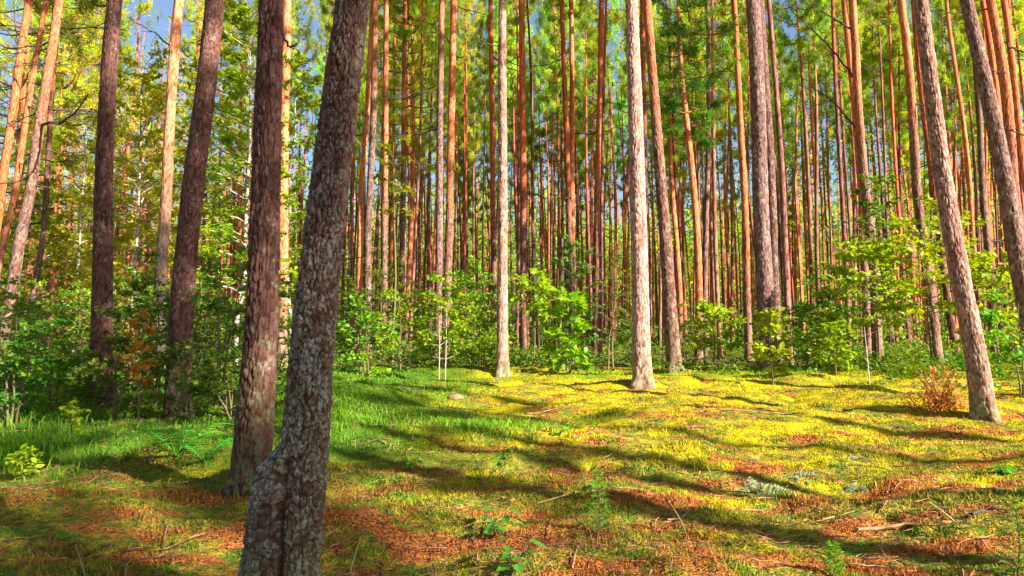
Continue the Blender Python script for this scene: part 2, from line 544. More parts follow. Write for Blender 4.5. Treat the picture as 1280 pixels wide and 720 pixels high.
def leafy(seed, H, spread, nb, leafL, leafW, per, mleaf, mstem, base=.25, layer=.8, stem_r=None, lean=(0, 0), up=.25, stems=1, shape='round'):
    """deciduous plant: stem mesh + foliage mesh"""
    rng = RS(seed)
    ms, mf = MB(), MB()
    LP, LD, LN = [], [], []
    for si in range(stems):
        hs = H * (1 if si == 0 else rng.uniform(.55, .95))
        off = np.array([rng.normal() * .12, rng.normal() * .12, 0]) * (si > 0) * spread
        dr = np.array([lean[0], lean[1], 0]) + (rng.normal(size=3) * np.array([.18, .18, 0]) * (si > 0)) * spread * 1.5
        s = np.linspace(0, 1, 9)
        wob = np.cumsum(rng.normal(size=(9, 3)) * np.array([.02, .02, 0]), 0) * H * .35
        P = off + dr * (s ** 1.3)[:, None] * H * .5 + wob + np.array([0, 0, 1.0]) * (s * hs)[:, None]
        P[0, 2] -= .05
        r0 = stem_r or .008 + .006 * H
        ms.tube(P, np.linspace(r0, r0 * .18, 9), 6)
        nbr = max(2, int(nb / stems))
        for b in range(nbr):
            t = base + (1 - base) * (b + rng.rand()) / nbr
            p = np.array([np.interp(t, s, P[:, i]) for i in range(3)])
            az = b * 2.4 + rng.uniform(-.6, .6)
            tt = (t - base) / (1 - base)
            pr = math.sin(math.pi * (.2 + .72 * tt)) if shape == 'round' else (1.05 - .8 * tt)
            Lb = spread * (.35 + .65 * pr) * rng.uniform(.6, 1.15)
            d = unit(np.array([math.cos(az), math.sin(az), up + rng.uniform(-.15, .3) + .5 * tt]))
            s2 = np.linspace(0, 1, 5)
            B = p + d * (s2 * Lb)[:, None] + np.array([0, 0, -1.0]) * (s2 ** 2 * Lb * .22)[:, None] + np.cumsum(rng.normal(size=(5, 3)) * .02 * Lb, 0)
            ms.tube(B, np.linspace(r0 * .4 * (1 - .5 * tt), r0 * .08, 5), 4)
            twigs = [(B, 1.0)]
            for q in range(3):
                sq = rng.uniform(.25, .9)
                pp = np.array([np.interp(sq, s2, B[:, i]) for i in range(3)])
                sd = unit(d + unit(np.cross(d, [0, 0, 1.0])) * rng.choice([-1, 1]) * rng.uniform(.5, 1.2) + np.array([0, 0, rng.uniform(-.15, .15)]))
                tl = Lb * rng.uniform(.25, .5)
                T = pp + sd * (s2 * tl)[:, None] + np.array([0, 0, -1.0]) * (s2 ** 2 * tl * .15)[:, None]
                ms.tube(T, np.linspace(r0 * .15, r0 * .05, 5), 3)
                twigs.append((T, .6))
            for T, w in twigs:
                nl = max(2, int(per * w * rng.uniform(.7, 1.3)))
                sl = rng.uniform(.25, 1.05, nl) ** .8
                pp = np.stack([np.interp(sl, s2, T[:, i]) for i in range(3)], 1)
                dd = unit(T[-1] - T[0])
                LP.append(pp + rng.normal(size=pp.shape) * leafL * .35)
                ld = dd * .5 + rng.normal(size=pp.shape) * np.array([.8, .8, .35])
                LD.append(ld)
                LN.append(np.array([0, 0, layer]) + rng.normal(size=pp.shape) * .62)
    LP = np.concatenate(LP); LD = np.concatenate(LD); LN = np.concatenate(LN)
    k = rng.uniform(.6, 1.25, len(LP))
    mf.leaves(LP, LD, LN, leafL * k, leafW * k, 0, .18)
    return ms.mesh('stem', [mstem], True), mf.mesh('foliage', [mleaf])


# ------------------------------------------------------------------ ground
ang_f = np.radians(np.linspace(-46, 46, 640))
ang_c = np.radians(np.linspace(46, 314, 150))[1:-1]
ang = np.concatenate([ang_f, ang_c])
rad = np.concatenate([[.02], np.geomspace(.5, 30, 430), np.geomspace(30, 600, 70)[1:]])
A_, R_ = np.meshgrid(ang, rad, indexing='ij')
gx_, gy_ = np.sin(A_) * R_, np.cos(A_) * R_
gz_ = gh(gx_, gy_)
mb = MB()
na, nr = A_.shape
i, j = np.meshgrid(np.arange(na), np.arange(nr - 1), indexing='ij')
i2 = (i + 1) % na
F = np.stack([i * nr + j, i * nr + j + 1, i2 * nr + j + 1, i2 * nr + j], -1).reshape(-1, 4)
mb.add(np.stack([gx_, gy_, gz_], -1).reshape(-1, 3), F)
tag(obj('ground', mb.mesh('ground', [M_GROUND], True)), kind='structure')


def scatter(rng, n, ymin, ymax, half=.74, pw=1.0):
    y = ymin + (ymax - ymin) * rng.rand(n) ** pw
    x = (rng.rand(n) * 2 - 1) * (half * y + .4)
    return x, y


# moss sprigs
rng = RS(5)
mb = MB()
for (y0, y1, n, L, W) in ((2.6, 4.6, 130000, .024, .009), (4.6, 7, 130000, .028, .011), (7, 11, 140000, .026, .015), (11, 18, 120000, .022, .026)):
    x, y = scatter(rng, n, y0, y1)
    cl = fbm(x * 5, y * 5, 0, 33, 2)
    hk = np.clip(.8 + .9 * cl, .15, 1.7)
    B = np.stack([x, y, gh(x, y) - .003], 1)
    D = unit(rng.normal(size=(n, 3)) * .6 + np.array([0, 0, 1.0]))
    mb.blades(B, D, L * hk * rng.uniform(.6, 1.3, n), W * rng.uniform(.6, 1.3, n), rng)
tag(obj('moss', mb.mesh('moss', [M_MOSS])), 'yellow green feather moss carpet over the clearing floor', 'moss', kind='stuff')

# grass
rng = RS(6)
mb = MB()
x, y = scatter(rng, 260000, 4.5, 17)
gxm = x + 3.5 * fbm(x * .5, y * .5, 0, 71, 2) * .6 + y * .05
dens = sstep(.5, -1.2, gxm) * sstep(5.0, 7.5, y + .8 * fbm(x, y, 0, 5, 2))
patch = sstep(-.25, .35, fbm(x * .9, y * .9, 0, 77, 3))
mound = np.exp(-(((x + 1.6) / .9) ** 2 + ((y - 9.3) / .9) ** 2)) * (.3 + .7 * patch)
far = sstep(12.8, 14.8, y + .8 * fbm(x * .8, 3, 0, 8, 2)) * .8
keep = rng.rand(len(x)) < np.maximum(np.maximum(dens * (.12 + .88 * patch), mound), far * (.3 + .7 * patch)) * .85
keep |= rng.rand(len(x)) < .012 * (fbm(x * .7, y * .7, 0, 91, 2) > .2)
x, y = x[keep], y[keep]
n = len(x)
lean = np.stack([rng.normal(size=n), rng.normal(size=n), np.zeros(n)], 1); lean = unit(lean) * rng.uniform(.2, 1.2, n)[:, None]
hgt = (1 + .9 * sstep(-2.8, -4.2, x + .35 * (y - 6))) * np.clip(.05 + .05 * fbm(x * .8, y * .8, 0, 55, 2), .02, .14) * rng.uniform(.5, 1.5, n)
mb.grass(np.stack([x, y, gh(x, y) - .01], 1), unit(np.array([0, 0, 1.0]) + rng.normal(size=(n, 3)) * .18), hgt, .006 + .0006 * y, lean, rng)
tag(obj('grass', mb.mesh('grass', [M_GRASS])), 'short green grass at the edges of the clearing', 'grass', kind='stuff')

# twig and needle litter
rng = RS(7)
mb = MB()
n = 60000
x, y = scatter(rng, n, 2.7, 12, pw=1.3)
lit = fbm(x * .9, y * 1.4, 0, 44, 2)
keep = (lit > .1) | (rng.rand(n) < .2)
x, y = x[keep], y[keep]; n = len(x)
a = rng.rand(n) * 6.28
D = np.stack([np.cos(a), np.sin(a), rng.normal(size=n) * .15], 1)
mb.blades(np.stack([x, y, gh(x, y) + .012], 1), D, rng.uniform(.03, .09, n), .004, rng)
for q in range(520):
    x, y = scatter(rng, 1, 2.7, 13, pw=1.2); x, y = x[0], y[0]
    a = rng.rand() * 6.28; l = rng.uniform(.08, .35)
    s = np.linspace(-.5, .5, 5)
    b = rng.normal() * .15
    X = x + np.cos(a) * s * l - np.sin(a) * b * l * s ** 2; Y = y + np.sin(a) * s * l + np.cos(a) * b * l * s ** 2
    mb.tube(np.stack([X, Y, gh(X, Y) + .014 + rng.rand() * .015], 1), np.linspace(.005, .002, 5), 4)
tag(obj('forest_litter', mb.mesh('forest_litter', [M_TWIG])), 'fallen needles and small twigs lying on the moss', 'litter', kind='stuff')

# low bilberry cover under the stand
rng = RS(8)
mb = MB()
n = 150000
y = 13.5 + 60 * rng.rand(n) ** 1.6
x = (rng.rand(n) * 2 - 1) * (.78 * y + 1)
p = fbm(x * .35, y * .35, 0, 61, 3)
keep = p > -.25 + .5 * sstep(17, 13, y)
keep &= rng.rand(n) < .85
x, y, p = x[keep], y[keep], p[keep]; n = len(x)
h = np.clip(.22 + .35 * p, .05, .8) * rng.rand(n) ** .6
P = np.stack([x, y, gh(x, y) + h], 1)
k = (.045 + .0022 * y) * rng.uniform(.6, 1.3, n)
mb.leaves(P, rng.normal(size=(n, 3)) * np.array([1, 1, .4]), np.array([0, 0, .8]) + rng.normal(size=(n, 3)) * .5, k, k * .6)
tag(obj('bilberry_cover', mb.mesh('bilberry_cover', [M_DARKLEAF])), 'low leafy bilberry cover beneath the pine stand', 'undergrowth', kind='stuff')

# ------------------------------------------------------------------ hero pines
def dead_poly(tree_root, base, Y, pts, r):
    """a bare branch given by picture points on the tree's own distance"""
    W = []
    for (px, py, dy) in pts:
        d = ray(px, py); W.append(CAMP + d * ((Y + dy) / d[1]) - base)
    W = np.array(W)
    s = np.linspace(0, 1, len(W)); s2 = np.linspace(0, 1, 14)
    P = np.stack([np.interp(s2, s, W[:, i]) for i in range(3)], 1)
    k = np.array([.25, .5, .25])
    for _ in range(2):
        Q = P.copy()
        Q[1:-1] = P[:-2] * .25 + P[1:-1] * .5 + P[2:] * .25
        P = Q
    rng = RS(int(abs(pts[0][0])) + 3)
    P[1:-1] += rng.normal(size=(12, 3)) * r * .5
    mb = MB(); mb.tube(P, np.linspace(r, r * .35, 14), 6)
    for q in range(5):
        i = rng.randint(4, 12)
        td = unit(P[i + 1] - P[i]) + rng.normal(size=3) * .7
        l = np.linalg.norm(P[-1] - P[0]) * rng.uniform(.08, .22)
        mb.tube(np.stack([P[i], P[i] + td * l * .5, P[i] + td * l + rng.normal(size=3) * .03]), np.array([r * .4, r * .3, r * .12]), 4)
    return obj('dead_branch', mb.mesh('dead_branch', [M_DEAD]), tree_root)


HEROPOS = []


def hero(label, pts, w0, w1, H, tint=(1, 1, 1), turn=.45, dist=None, mat=None, sides=64, dz=.04, crown=0, cscale=1.0, cell=(.06, .14), amp=.009,
         deads=(), ndead=3, flare=.42, bulge=None, group=None, name='pine_tree', crown_z=None, dead_lo=3.0, barkcol=None):
    """pts: (px,py) from the foot upward"""
    if dist is None:
        bx, by = ground_at(*pts[0])
    else:
        by = dist; d = ray(*pts[0]); bx = float(d[0] * by / d[1])
    bz = float(gh(bx, by))
    base = np.array([bx, by, bz])
    HEROPOS.append((bx, by))
    W = []
    for (px, py) in pts:
        d = ray(px, py); W.append(CAMP + d * (by / d[1]))
    W = np.array(W) - base
    zs, xs = W[:, 2], W[:, 0]
    xs = xs - np.interp(0, zs, xs)
    ztop = zs[-1]
    depth = [float(np.dot(base + w - CAMP, FWD)) for w in W]
    ra = w0 * .93 / 2 / FPX * depth[0]; rb = w1 * .90 / 2 / FPX * depth[-1]
    zz = np.concatenate([np.arange(-.25, min(ztop + 1, 9), dz), np.arange(min(ztop + 1, 9), H, .35), [H]])
    slope = (xs[-1] - xs[-2]) / (zs[-1] - zs[-2])
    xx = np.interp(zz, zs, xs)
    ab = zz > ztop
    xx[ab] = xs[-1] + slope * (1 - np.exp(-(zz[ab] - ztop) / 5)) * 5
    lo = zz < zs[0]
    kw = max(3, int(.9 / dz)) | 1
    k = np.hanning(kw + 2)[1:-1]; k /= k.sum()
    xx = np.convolve(np.pad(xx, kw // 2, mode='edge'), k, mode='valid')
    xx -= np.interp(0, zz, xx)
    yy = .02 * np.sin(zz * .8 + bx) * np.clip(zz, 0, 3)
    rr = np.interp(zz, [0, ztop, H], [ra, rb, .025])
    root = thing(name, label, 'tree' if name != 'birch_tree' else 'tree', (bx, by, bz), 0, group)
    seed = int(abs(pts[0][0] * 7 + pts[0][1])) % 1000
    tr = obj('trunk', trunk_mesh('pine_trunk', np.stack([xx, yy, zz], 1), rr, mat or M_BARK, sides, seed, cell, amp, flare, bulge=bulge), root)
    tr.color = (*tint, turn)  # tint mixes bark tone with painted light: sunlit trunks raised, shaded ones lowered
    if crown is not None:
        ch = CH[crown] * cscale
        c = obj('crown', CROWNS[crown], root)
        cz = crown_z or (H - ch + .2)
        c.location = (float(np.interp(cz + ch * .4, zz, xx)), float(np.interp(cz, zz, yy)), cz)
        c.scale = (cscale,) * 3
        c.rotation_euler = (0, 0, seed)
    rng = RS(seed)
    for q in range(ndead):
        z = rng.uniform(dead_lo, max(dead_lo + .5, min(H * .6, ztop + 2)))
        b = obj('dead_branch', DEADS[rng.randint(6)], root)
        az = rng.choice([rng.uniform(-.9, .9), math.pi + rng.uniform(-.9, .9)])
        rloc = float(np.interp(z, zz, rr)) * .8
        b.location = (float(np.interp(z, zz, xx)) + rloc * math.cos(az), float(np.interp(z, zz, yy)) + rloc * math.sin(az), z)
        b.rotation_euler = (0, 0, az)
        s = rng.uniform(.6, 1.3) * (1.4 if by > 15 and b.data != DEADS[4] else .8); b.scale = (s, s, s)
    for (pl, r) in deads:
        dead_poly(root, base, by, pl, r)
    return root


# front tree: crooked, with a swollen burl low on its left side
def burl(TH, Z):
    dth = np.angle(np.exp(1j * (TH - math.radians(188))))
    top = sstep(.68, .50, Z + .03 * np.sin(TH * 9))
    dt2 = np.angle(np.exp(1j * (TH - math.radians(252) - .12 * np.sin(Z * 9))))
    return .088 * np.exp(-(dth / .75) ** 2) * top - .035 * np.exp(-(dt2 / .13) ** 2) * top + .010 * np.exp(-((Z - .585 - .02 * np.sin(TH * 13)) / .03) ** 2) * np.exp(-(dth / .9) ** 2)


hero('thick crooked foreground pine with grey lichen plated bark and a burl at its foot',
     [(360, 790), (364, 720), (374, 640), (382, 580), (388, 480), (393, 400), (402, 320), (410, 240), (419, 160), (429, 80), (438, 0)],
     70, 46, 15, (.80, .62, .55), .62, None, M_BARKL, 240, .006, 4, 1.0, (.022, .046), .010, ndead=0, flare=.12, bulge=burl)
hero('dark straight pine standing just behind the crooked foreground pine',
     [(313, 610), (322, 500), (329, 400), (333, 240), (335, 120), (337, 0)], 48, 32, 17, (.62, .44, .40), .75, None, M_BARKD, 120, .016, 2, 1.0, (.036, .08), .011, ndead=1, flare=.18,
     deads=[([(345, 30, 0), (362, 60, .1), (372, 55, .1)], .012)])
hero('dark brown pine on the left rising out of the green shrubs, without visible foot',
     [(124, 530), (126, 400), (127, 330), (130, 240), (137, 120), (145, 0)], 28, 19, 18, (.64, .46, .42), .8, 9.0, M_BARKD, 90, .02, 1, 1.0, (.05, .1), .008, ndead=1,
     deads=[([(142, 10, 0), (125, 8, .1), (108, 0, .2)], .014)])
hero('brown pine with dappled light and slight bends, left of the foreground pair',
     [(222, 520), (222, 480), (228, 370), (243, 240), (258, 120), (268, 0)], 33, 25, 18, (.80, .58, .53), .7, 8.8, M_BARKD, 90, .02, 3, 1.0, (.05, .1), .008, ndead=2)
hero('slim pine with orange top and mottled pale foot, beside the rusty sapling',
     [(197, 470), (200, 330), (205, 260), (213, 140), (225, 0)], 16, 13, 18, (1.1, 1.0, .95), .22, 15.5, M_BARKL, 48, .05, 5, 1.0, ndead=2,
     deads=[([(218, 62, 0), (195, 42, .2), (160, 22, .3)], .022)])
hero('leaning pink brown pine at the left edge, thickest of the leaning group',
     [(-4, 450), (3, 420), (25, 300), (40, 240), (57, 110), (72, 0)], 16, 11.5, 19, (.80, .62, .55), .35, 17, None, 48, .05, 2, 1.0, ndead=18, dead_lo=4)
hero('leaning slender orange pine between two thicker leaning pines at the left edge',
     [(-12, 400), (0, 320), (17, 240), (40, 110), (58, 0)], 9, 7, 18, (.95, .68, .55), .2, 21, None, 40, .06, 0, 1.0, ndead=18, dead_lo=4)
hero('leaning bright orange pine, leftmost trunk at the top left corner',
     [(-28, 420), (3, 225), (20, 130), (35, 0)], 12, 9.5, 18, (1.0, .66, .5), .12, 19, None, 40, .06, 6, 1.0, ndead=18, dead_lo=4)
hero('thin brown pine partly hidden behind the leaning pines at the left edge',
     [(34, 420), (40, 380), (52, 300), (62, 180), (66, 120)], 8, 7, 15, (.9, .7, .65), .4, 22, None, 32, .08, 3, 1.0, ndead=5, dead_lo=4)
hero('sunlit pale orange pine showing between the dark trunks behind the foreground pair',
     [(352, 430), (355, 230), (358, 0)], 14, 12, 19, (1.25, .95, .85), .12, 18, None, 40, .06, 1, 1.0, ndead=1)
hero('orange pine just right of the crooked foreground trunk, nearer of two',
     [(447, 440), (452, 240), (462, 80), (467, 0)], 9, 7, 19, (1.15, .9, .8), .1, 26, None, 32, .08, 2, 1.0, ndead=2)
hero('dark slim pine with leaves at its waist, right of the crooked foreground trunk',
     [(460, 450), (460, 300), (466, 150), (470, 0)], 10, 8, 18, (.75, .6, .55), .5, 24, None, 32, .08, 7, 1.0, ndead=3)
hero('slim upright pine passing the bright yellow leaf spray near the dark one',
     [(480, 440), (481, 240), (483, 0)], 9, 7, 20, (.95, .7, .62), .3, 25, None, 32, .08, 3, 1.0, ndead=5)
hero('slender dark red pine in the gap left of the close pair',
     [(502, 440), (503, 300), (505, 130), (506, 0)], 8, 6, 20, (.8, .5, .42), .4, 29, None, 32, .1, 4, 1.0, ndead=5)
hero('grey brown pine, left one of the close pair in front of the stand',
     [(547, 425), (549, 300), (550, 160), (552, 0)], 11, 8, 20, (.85, .7, .7), .55, 24, None, 32, .06, 0, 1.0, ndead=4)
hero('red brown pine, right one of the close pair in front of the stand',
     [(557, 425), (561, 300), (564, 160), (567, 0)], 11, 9, 21, (1.1, .72, .62), .3, 24.5, None, 32, .06, 1, 1.0, ndead=5,
     deads=[([(566, 56, 0), (540, 30, .2), (500, 22, .4)], .024)])
hero('sunlit slim pine with pale straight trunk at the left back of the clearing',
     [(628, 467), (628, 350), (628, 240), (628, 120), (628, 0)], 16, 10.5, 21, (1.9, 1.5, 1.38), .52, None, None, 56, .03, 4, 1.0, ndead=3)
hero('dark red pine close behind the pale slim trunk',
     [(618, 440), (617, 300), (615, 150), (613, 0)], 9, 6, 21, (.85, .48, .4), .3, 27, None, 32, .1, 5, 1.0, ndead=4)
hero('red pine with whorls of bare twigs right of the pale slim trunk',
     [(655, 440), (654, 240), (652, 0)], 10, 8, 20, (.95, .55, .45), .3, 26, None, 32, .08, 6, 1.0, ndead=6)
hero('slender pine, left stem of the touching twin stems behind the dark spruce',
     [(712, 430), (711, 240), (706, 120), (702, 0)], 9, 6, 20, (.85, .5, .42), .35, 29, None, 32, .1, 7, .9, ndead=4)
hero('sunlit slender pine, right stem of the touching twin stems',
     [(717, 430), (715, 240), (715, 100), (714, 0)], 8, 6, 20, (1.15, .75, .65), .25, 30, None, 32, .1, 2, .9, ndead=4)
hero('red slender pine with upturned bare branches left of the bright white trunk',
     [(745, 430), (747, 240), (750, 100), (752, 0)], 9, 7, 20, (.95, .55, .45), .3, 27, None, 32, .1, 3, 1.0, ndead=7)
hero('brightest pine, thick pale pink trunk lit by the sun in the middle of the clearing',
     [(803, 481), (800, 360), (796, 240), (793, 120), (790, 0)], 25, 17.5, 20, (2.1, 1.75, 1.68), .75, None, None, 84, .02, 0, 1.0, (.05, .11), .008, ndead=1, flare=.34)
hero('red brown pine leaning left with a dark foot, right of the brightest trunk',
     [(843, 463), (838, 400), (833, 330), (827, 240), (819, 130), (808, 0)], 19, 11, 20, (.85, .62, .55), .32, None, None, 56, .03, 6, 1.0, ndead=1, flare=.45)
hero('dark slim pine half hidden directly behind the brightest trunk',
     [(808, 435), (806, 240), (803, 0)], 9, 7, 20, (.7, .45, .4), .5, 28, None, 32, .1, 1, 1.0, ndead=2)
hero('thick purplish grey pine with lit right flank behind the small oak sapling',
     [(961, 462), (956, 350), (951, 240), (946, 120), (941, 0)], 23, 18.5, 20, (.9, .74, .8), .75, None, None, 72, .03, 5, 1.0, ndead=0, flare=.3)
hero('dark pine hugging the right side of the thick purplish grey pine',
     [(972, 455), (968, 350), (963, 240), (957, 120), (951, 0)], 14, 12, 20, (.7, .52, .52), .6, 19, None, 48, .05, 3, 1.0, ndead=2)
hero('slim orange red pine left of the thick purplish grey pine',
     [(936, 440), (930, 240), (924, 110), (917, 0)], 10, 7, 20, (1.1, .68, .55), .2, 24, None, 32, .08, 2, 1.0, ndead=3)
hero('pine with long bare crossing twigs, front stem of a touching pair at right',
     [(1097, 445), (1092, 340), (1083, 240), (1073, 130), (1064, 0)], 13, 10, 20, (1.1, .78, .7), .35, 20, None, 48, .05, 1, 1.0, ndead=3,
     deads=[([(1070, 100, 0), (1040, 60, .3), (985, 8, .6)], .032), ([(1085, 180, 0), (1045, 130, .3), (1010, 105, .6)], .03),
            ([(1068, 40, 0), (1030, 15, -.2), (1000, -8, -.4)], .028), ([(1069, 30, 0), (1090, 5, .3), (1100, -10, .4)], .02)])
hero('pinkish pine, rear stem of the touching pair at right',
     [(1085, 440), (1078, 240), (1066, 120), (1056, 0)], 11, 8, 20, (1.15, .8, .72), .25, 23, None, 40, .06, 6, 1.0, ndead=3)
hero('leaning slim pine rising through the bright oak leaves, left of the lit leaning pine',
     [(1171, 450), (1160, 340), (1148, 240), (1139, 130), (1126, 0)], 14, 10, 19, (1.1, .8, .72), .35, 19, None, 48, .05, 4, 1.0, ndead=3)
hero('leaning rough barked pine with bright right flank standing at the right of the clearing',
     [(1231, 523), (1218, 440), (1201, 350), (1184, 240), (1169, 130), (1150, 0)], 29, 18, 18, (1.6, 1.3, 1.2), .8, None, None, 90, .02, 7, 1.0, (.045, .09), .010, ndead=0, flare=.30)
hero('dark red slim pine right behind the leaning rough barked pine',
     [(1195, 440), (1176, 310), (1166, 240), (1155, 140), (1143, 0)], 10, 8, 19, (.85, .5, .42), .3, 22, None, 32, .08, 5, 1.0, ndead=3)
hero('thick leaning purplish pine at the right edge of the photo',
     [(1302, 500), (1287, 400), (1272, 330), (1255, 240), (1235, 140), (1208, 0)], 26, 17, 18, (.95, .75, .76), .75, 11.5, None, 84, .025, 2, 1.0, (.05, .1), .008, ndead=2,
     deads=[([(1240, 153, 0), (1262, 163, -.1), (1300, 176, -.2)], .017)])
hero('leaning red pine at the right edge between the thick purplish one and the frame',
     [(1300, 440), (1268, 240), (1255, 110), (1238, 0)], 16, 12, 19, (1.05, .68, .58), .3, 17, None, 48, .05, 0, 1.0, ndead=3,
     deads=[([(1250, 48, 0), (1268, 62, -.2), (1300, 74, -.3)], .034)])
hero('thin sunlit pine with bare stem against the blue sky at right',
     [(1226, 430), (1213, 240), (1200, 130), (1186, 20)], 8, 5, 18, (1.2, .85, .72), .25, 27, None, 32, .1, 3, .8, ndead=3)
hero('grey slim pine just left of the thick leaning pine at the right edge',
     [(1243, 430), (1230, 240), (1222, 130), (1212, 0)], 9, 7, 19, (.85, .72, .7), .6, 25, None, 32, .1, 6, 1.0, ndead=3)
hero('slim red pine glimpsed behind the thick leaning pine near the top right',
     [(1290, 430), (1262, 240), (1245, 120), (1228, 0)], 9, 7, 19, (1.05, .62, .5), .2, 23, None, 32, .1, 1, 1.0, ndead=3)
hero('slim orange pine at the right border beyond the leaning red one',
     [(1318, 430), (1282, 220), (1264, 80), (1254, 0)], 10, 8, 19, (1.1, .7, .55), .15, 22, None, 32, .1, 4, 1.0, ndead=4)

# ------------------------------------------------------------------ the stand behind
VAR = []
for i in range(8):
    rng = RS(300 + i)
    H = [19, 21, 18, 22, 20, 17.5, 21.5, 19.5][i]
    zz = np.concatenate([np.arange(-.3, 12, .16), np.arange(12, H, .5), [H]])
    xx = .12 * np.sin(zz * rng.uniform(.2, .4) + i) + rng.uniform(-.012, .012) * zz
    yy = .12 * np.cos(zz * rng.uniform(.2, .4) + i * 2) + rng.uniform(-.012, .012) * zz
    xx -= xx[0]; yy -= yy[0]
    r0 = [.115, .14, .105, .145, .125, .10, .135, .12][i]
    rr = np.interp(zz, [0, 1.2, H * .6, H], [r0 * 1.08, r0, r0 * .72, .02])
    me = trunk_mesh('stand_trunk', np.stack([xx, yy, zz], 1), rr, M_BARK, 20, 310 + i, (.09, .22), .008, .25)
    cz = H - CH[i] + .15
    VAR.append((me, CROWNS[i], cz, float(np.interp(cz + 2, zz, xx)), float(np.interp(cz + 2, zz, yy)), H, zz, xx, yy, rr))

rng = RS(11)
placed = list(HEROPOS)
cnt = 0
tries = 0
STAND = []
while len(STAND) < 235 and tries < 40000:
    tries += 1
    r = math.sqrt(rng.uniform(22 ** 2, 66 ** 2))
    a = rng.uniform(-.70, .66)
    x, y = r * math.sin(a), r * math.cos(a)
    if a < -.25 and rng.rand() < .72: continue
    md = 1.6 if r < 40 else 1.3
    if y < 22 or (r < 40 and rng.rand() < .38): continue
    if any((x - q[0]) ** 2 + (y - q[1]) ** 2 < md * md for q in placed): continue
    placed.append((x, y)); STAND.append((x, y, r, a))
STAND.sort(key=lambda q: q[2])
GL = {
    'left': ('straight pine among the sparse pines and leafy birches at left', 'pines of the sparse left part of the stand'),
    'mid': ('slender red barked pine in the dense stand behind the clearing', 'slender pines of the dense middle stand'),
    'right': ('slender orange barked pine in the stand behind the bright oak saplings', 'slender pines of the right part of the stand'),
}
for k, (x, y, r, a) in enumerate(STAND):
    v = VAR[rng.randint(8)]
    px = 640 + FPX * x / y
    lab, grp = GL['left' if px < 430 else 'mid' if px < 1000 else 'right']
    root = thing('pine_tree', lab, 'tree', (x, y, float(gh(x, y))), rng.uniform(0, 6.28), grp, (rng.normal() * .018, rng.normal() * .018))
    s = rng.uniform(.85, 1.12)
    root.scale = (s * rng.uniform(.5, .88),) * 2 + (s,)
    t = obj('trunk', v[0], root)
    br = rng.uniform(.75, 1.35)
    t.color = (br * 1.08, br * rng.uniform(.46, .72), br * rng.uniform(.42, .70), rng.uniform(.15, .8))
    c = obj('crown', v[1], root)
    c.location = (v[3], v[4], v[2]); c.rotation_euler = (0, 0, rng.uniform(0, 6.28))
    if rng.rand() < .3: t.color = (br * .8, br * .6, br * .56, rng.uniform(.5, .9))
    g = rng.uniform(1.05, 1.85); c.scale = (.86, .86, 1.0) if r < 42 else (1.1, 1.1, 1.5)
    c.color = (g * rng.uniform(.78, 1.25), g, g * 1.05, 1)
    if r < 46:
        for q in range(5):
            z = rng.uniform(3, v[2] + 1)
            b = obj('dead_branch', DEADS[rng.randint(6)], root)
            az = rng.uniform(0, 6.28)
            b.location = (float(np.interp(z, v[6], v[7])), float(np.interp(z, v[6], v[8])), z)
            b.rotation_euler = (0, 0, az)

# pines with low, full crowns at the sunny left edge and one tinted dark for shade in the middle
def edge_pine(label, px, Y, H, cm, cs, tint, group=None, seed=1, cz=None):
    x = px_at(px, Y); rng = RS(seed)
    v = VAR[seed % 8]
    root = thing('pine_tree', label, 'tree', (x, Y, float(gh(x, Y))), rng.uniform(0, 6.28), group)
    t = obj('trunk', v[0], root); s = H / v[5]; t.scale = (1, 1, s); t.color = (1.1, .75, .6, .15)
    c = obj('crown', cm, root)
    c.scale = (cs,) * 3
    top = H
    hh = {LOWCROWNS[0].name: 11.0, LOWCROWNS[1].name: 12.0}.get(cm.name, 7.0) * cs
    c.location = (0, 0, cz if cz is not None else top - hh + .2)
    c.color = tint + (1,)
    return root


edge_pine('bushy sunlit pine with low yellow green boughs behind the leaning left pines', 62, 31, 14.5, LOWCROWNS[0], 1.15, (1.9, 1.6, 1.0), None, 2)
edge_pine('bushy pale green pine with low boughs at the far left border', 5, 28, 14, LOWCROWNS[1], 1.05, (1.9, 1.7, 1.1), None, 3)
edge_pine('bushy pine with layered boughs left of the dark straight trunk', 105, 38, 15, LOWCROWNS[1], 1.2, (1.8, 1.6, 1.0), None, 4)
edge_pine('distant bushy pine showing between the dark trunks at left', 170, 44, 15, LOWCROWNS[0], 1.2, (1.25, 1.25, .9), None, 5)
edge_pine('bushy pine filling the gap left of the dark pair of trunks', 292, 36, 17, LOWCROWNS[1], 1.1, (1.2, 1.3, .9), None, 6)
edge_pine('pine bough crown tinted dark blue green for shade, left of the thick purplish grey pine', 872, 22, 13.0, CROWNS[2], .95, (.38, .55, .75), None, 7)  # shade of this crown is put into its dark tint
edge_pine('deep green pine crown right of the brightest trunk', 850, 33, 15, CROWNS[7], 1.0, (.6, .85, .7), None, 9)
edge_pine('yellow green pine crown right of the crooked foreground trunk', 505, 30, 15.5, LOWCROWNS[0], .85, (1.4, 1.25, .9), None, 10)

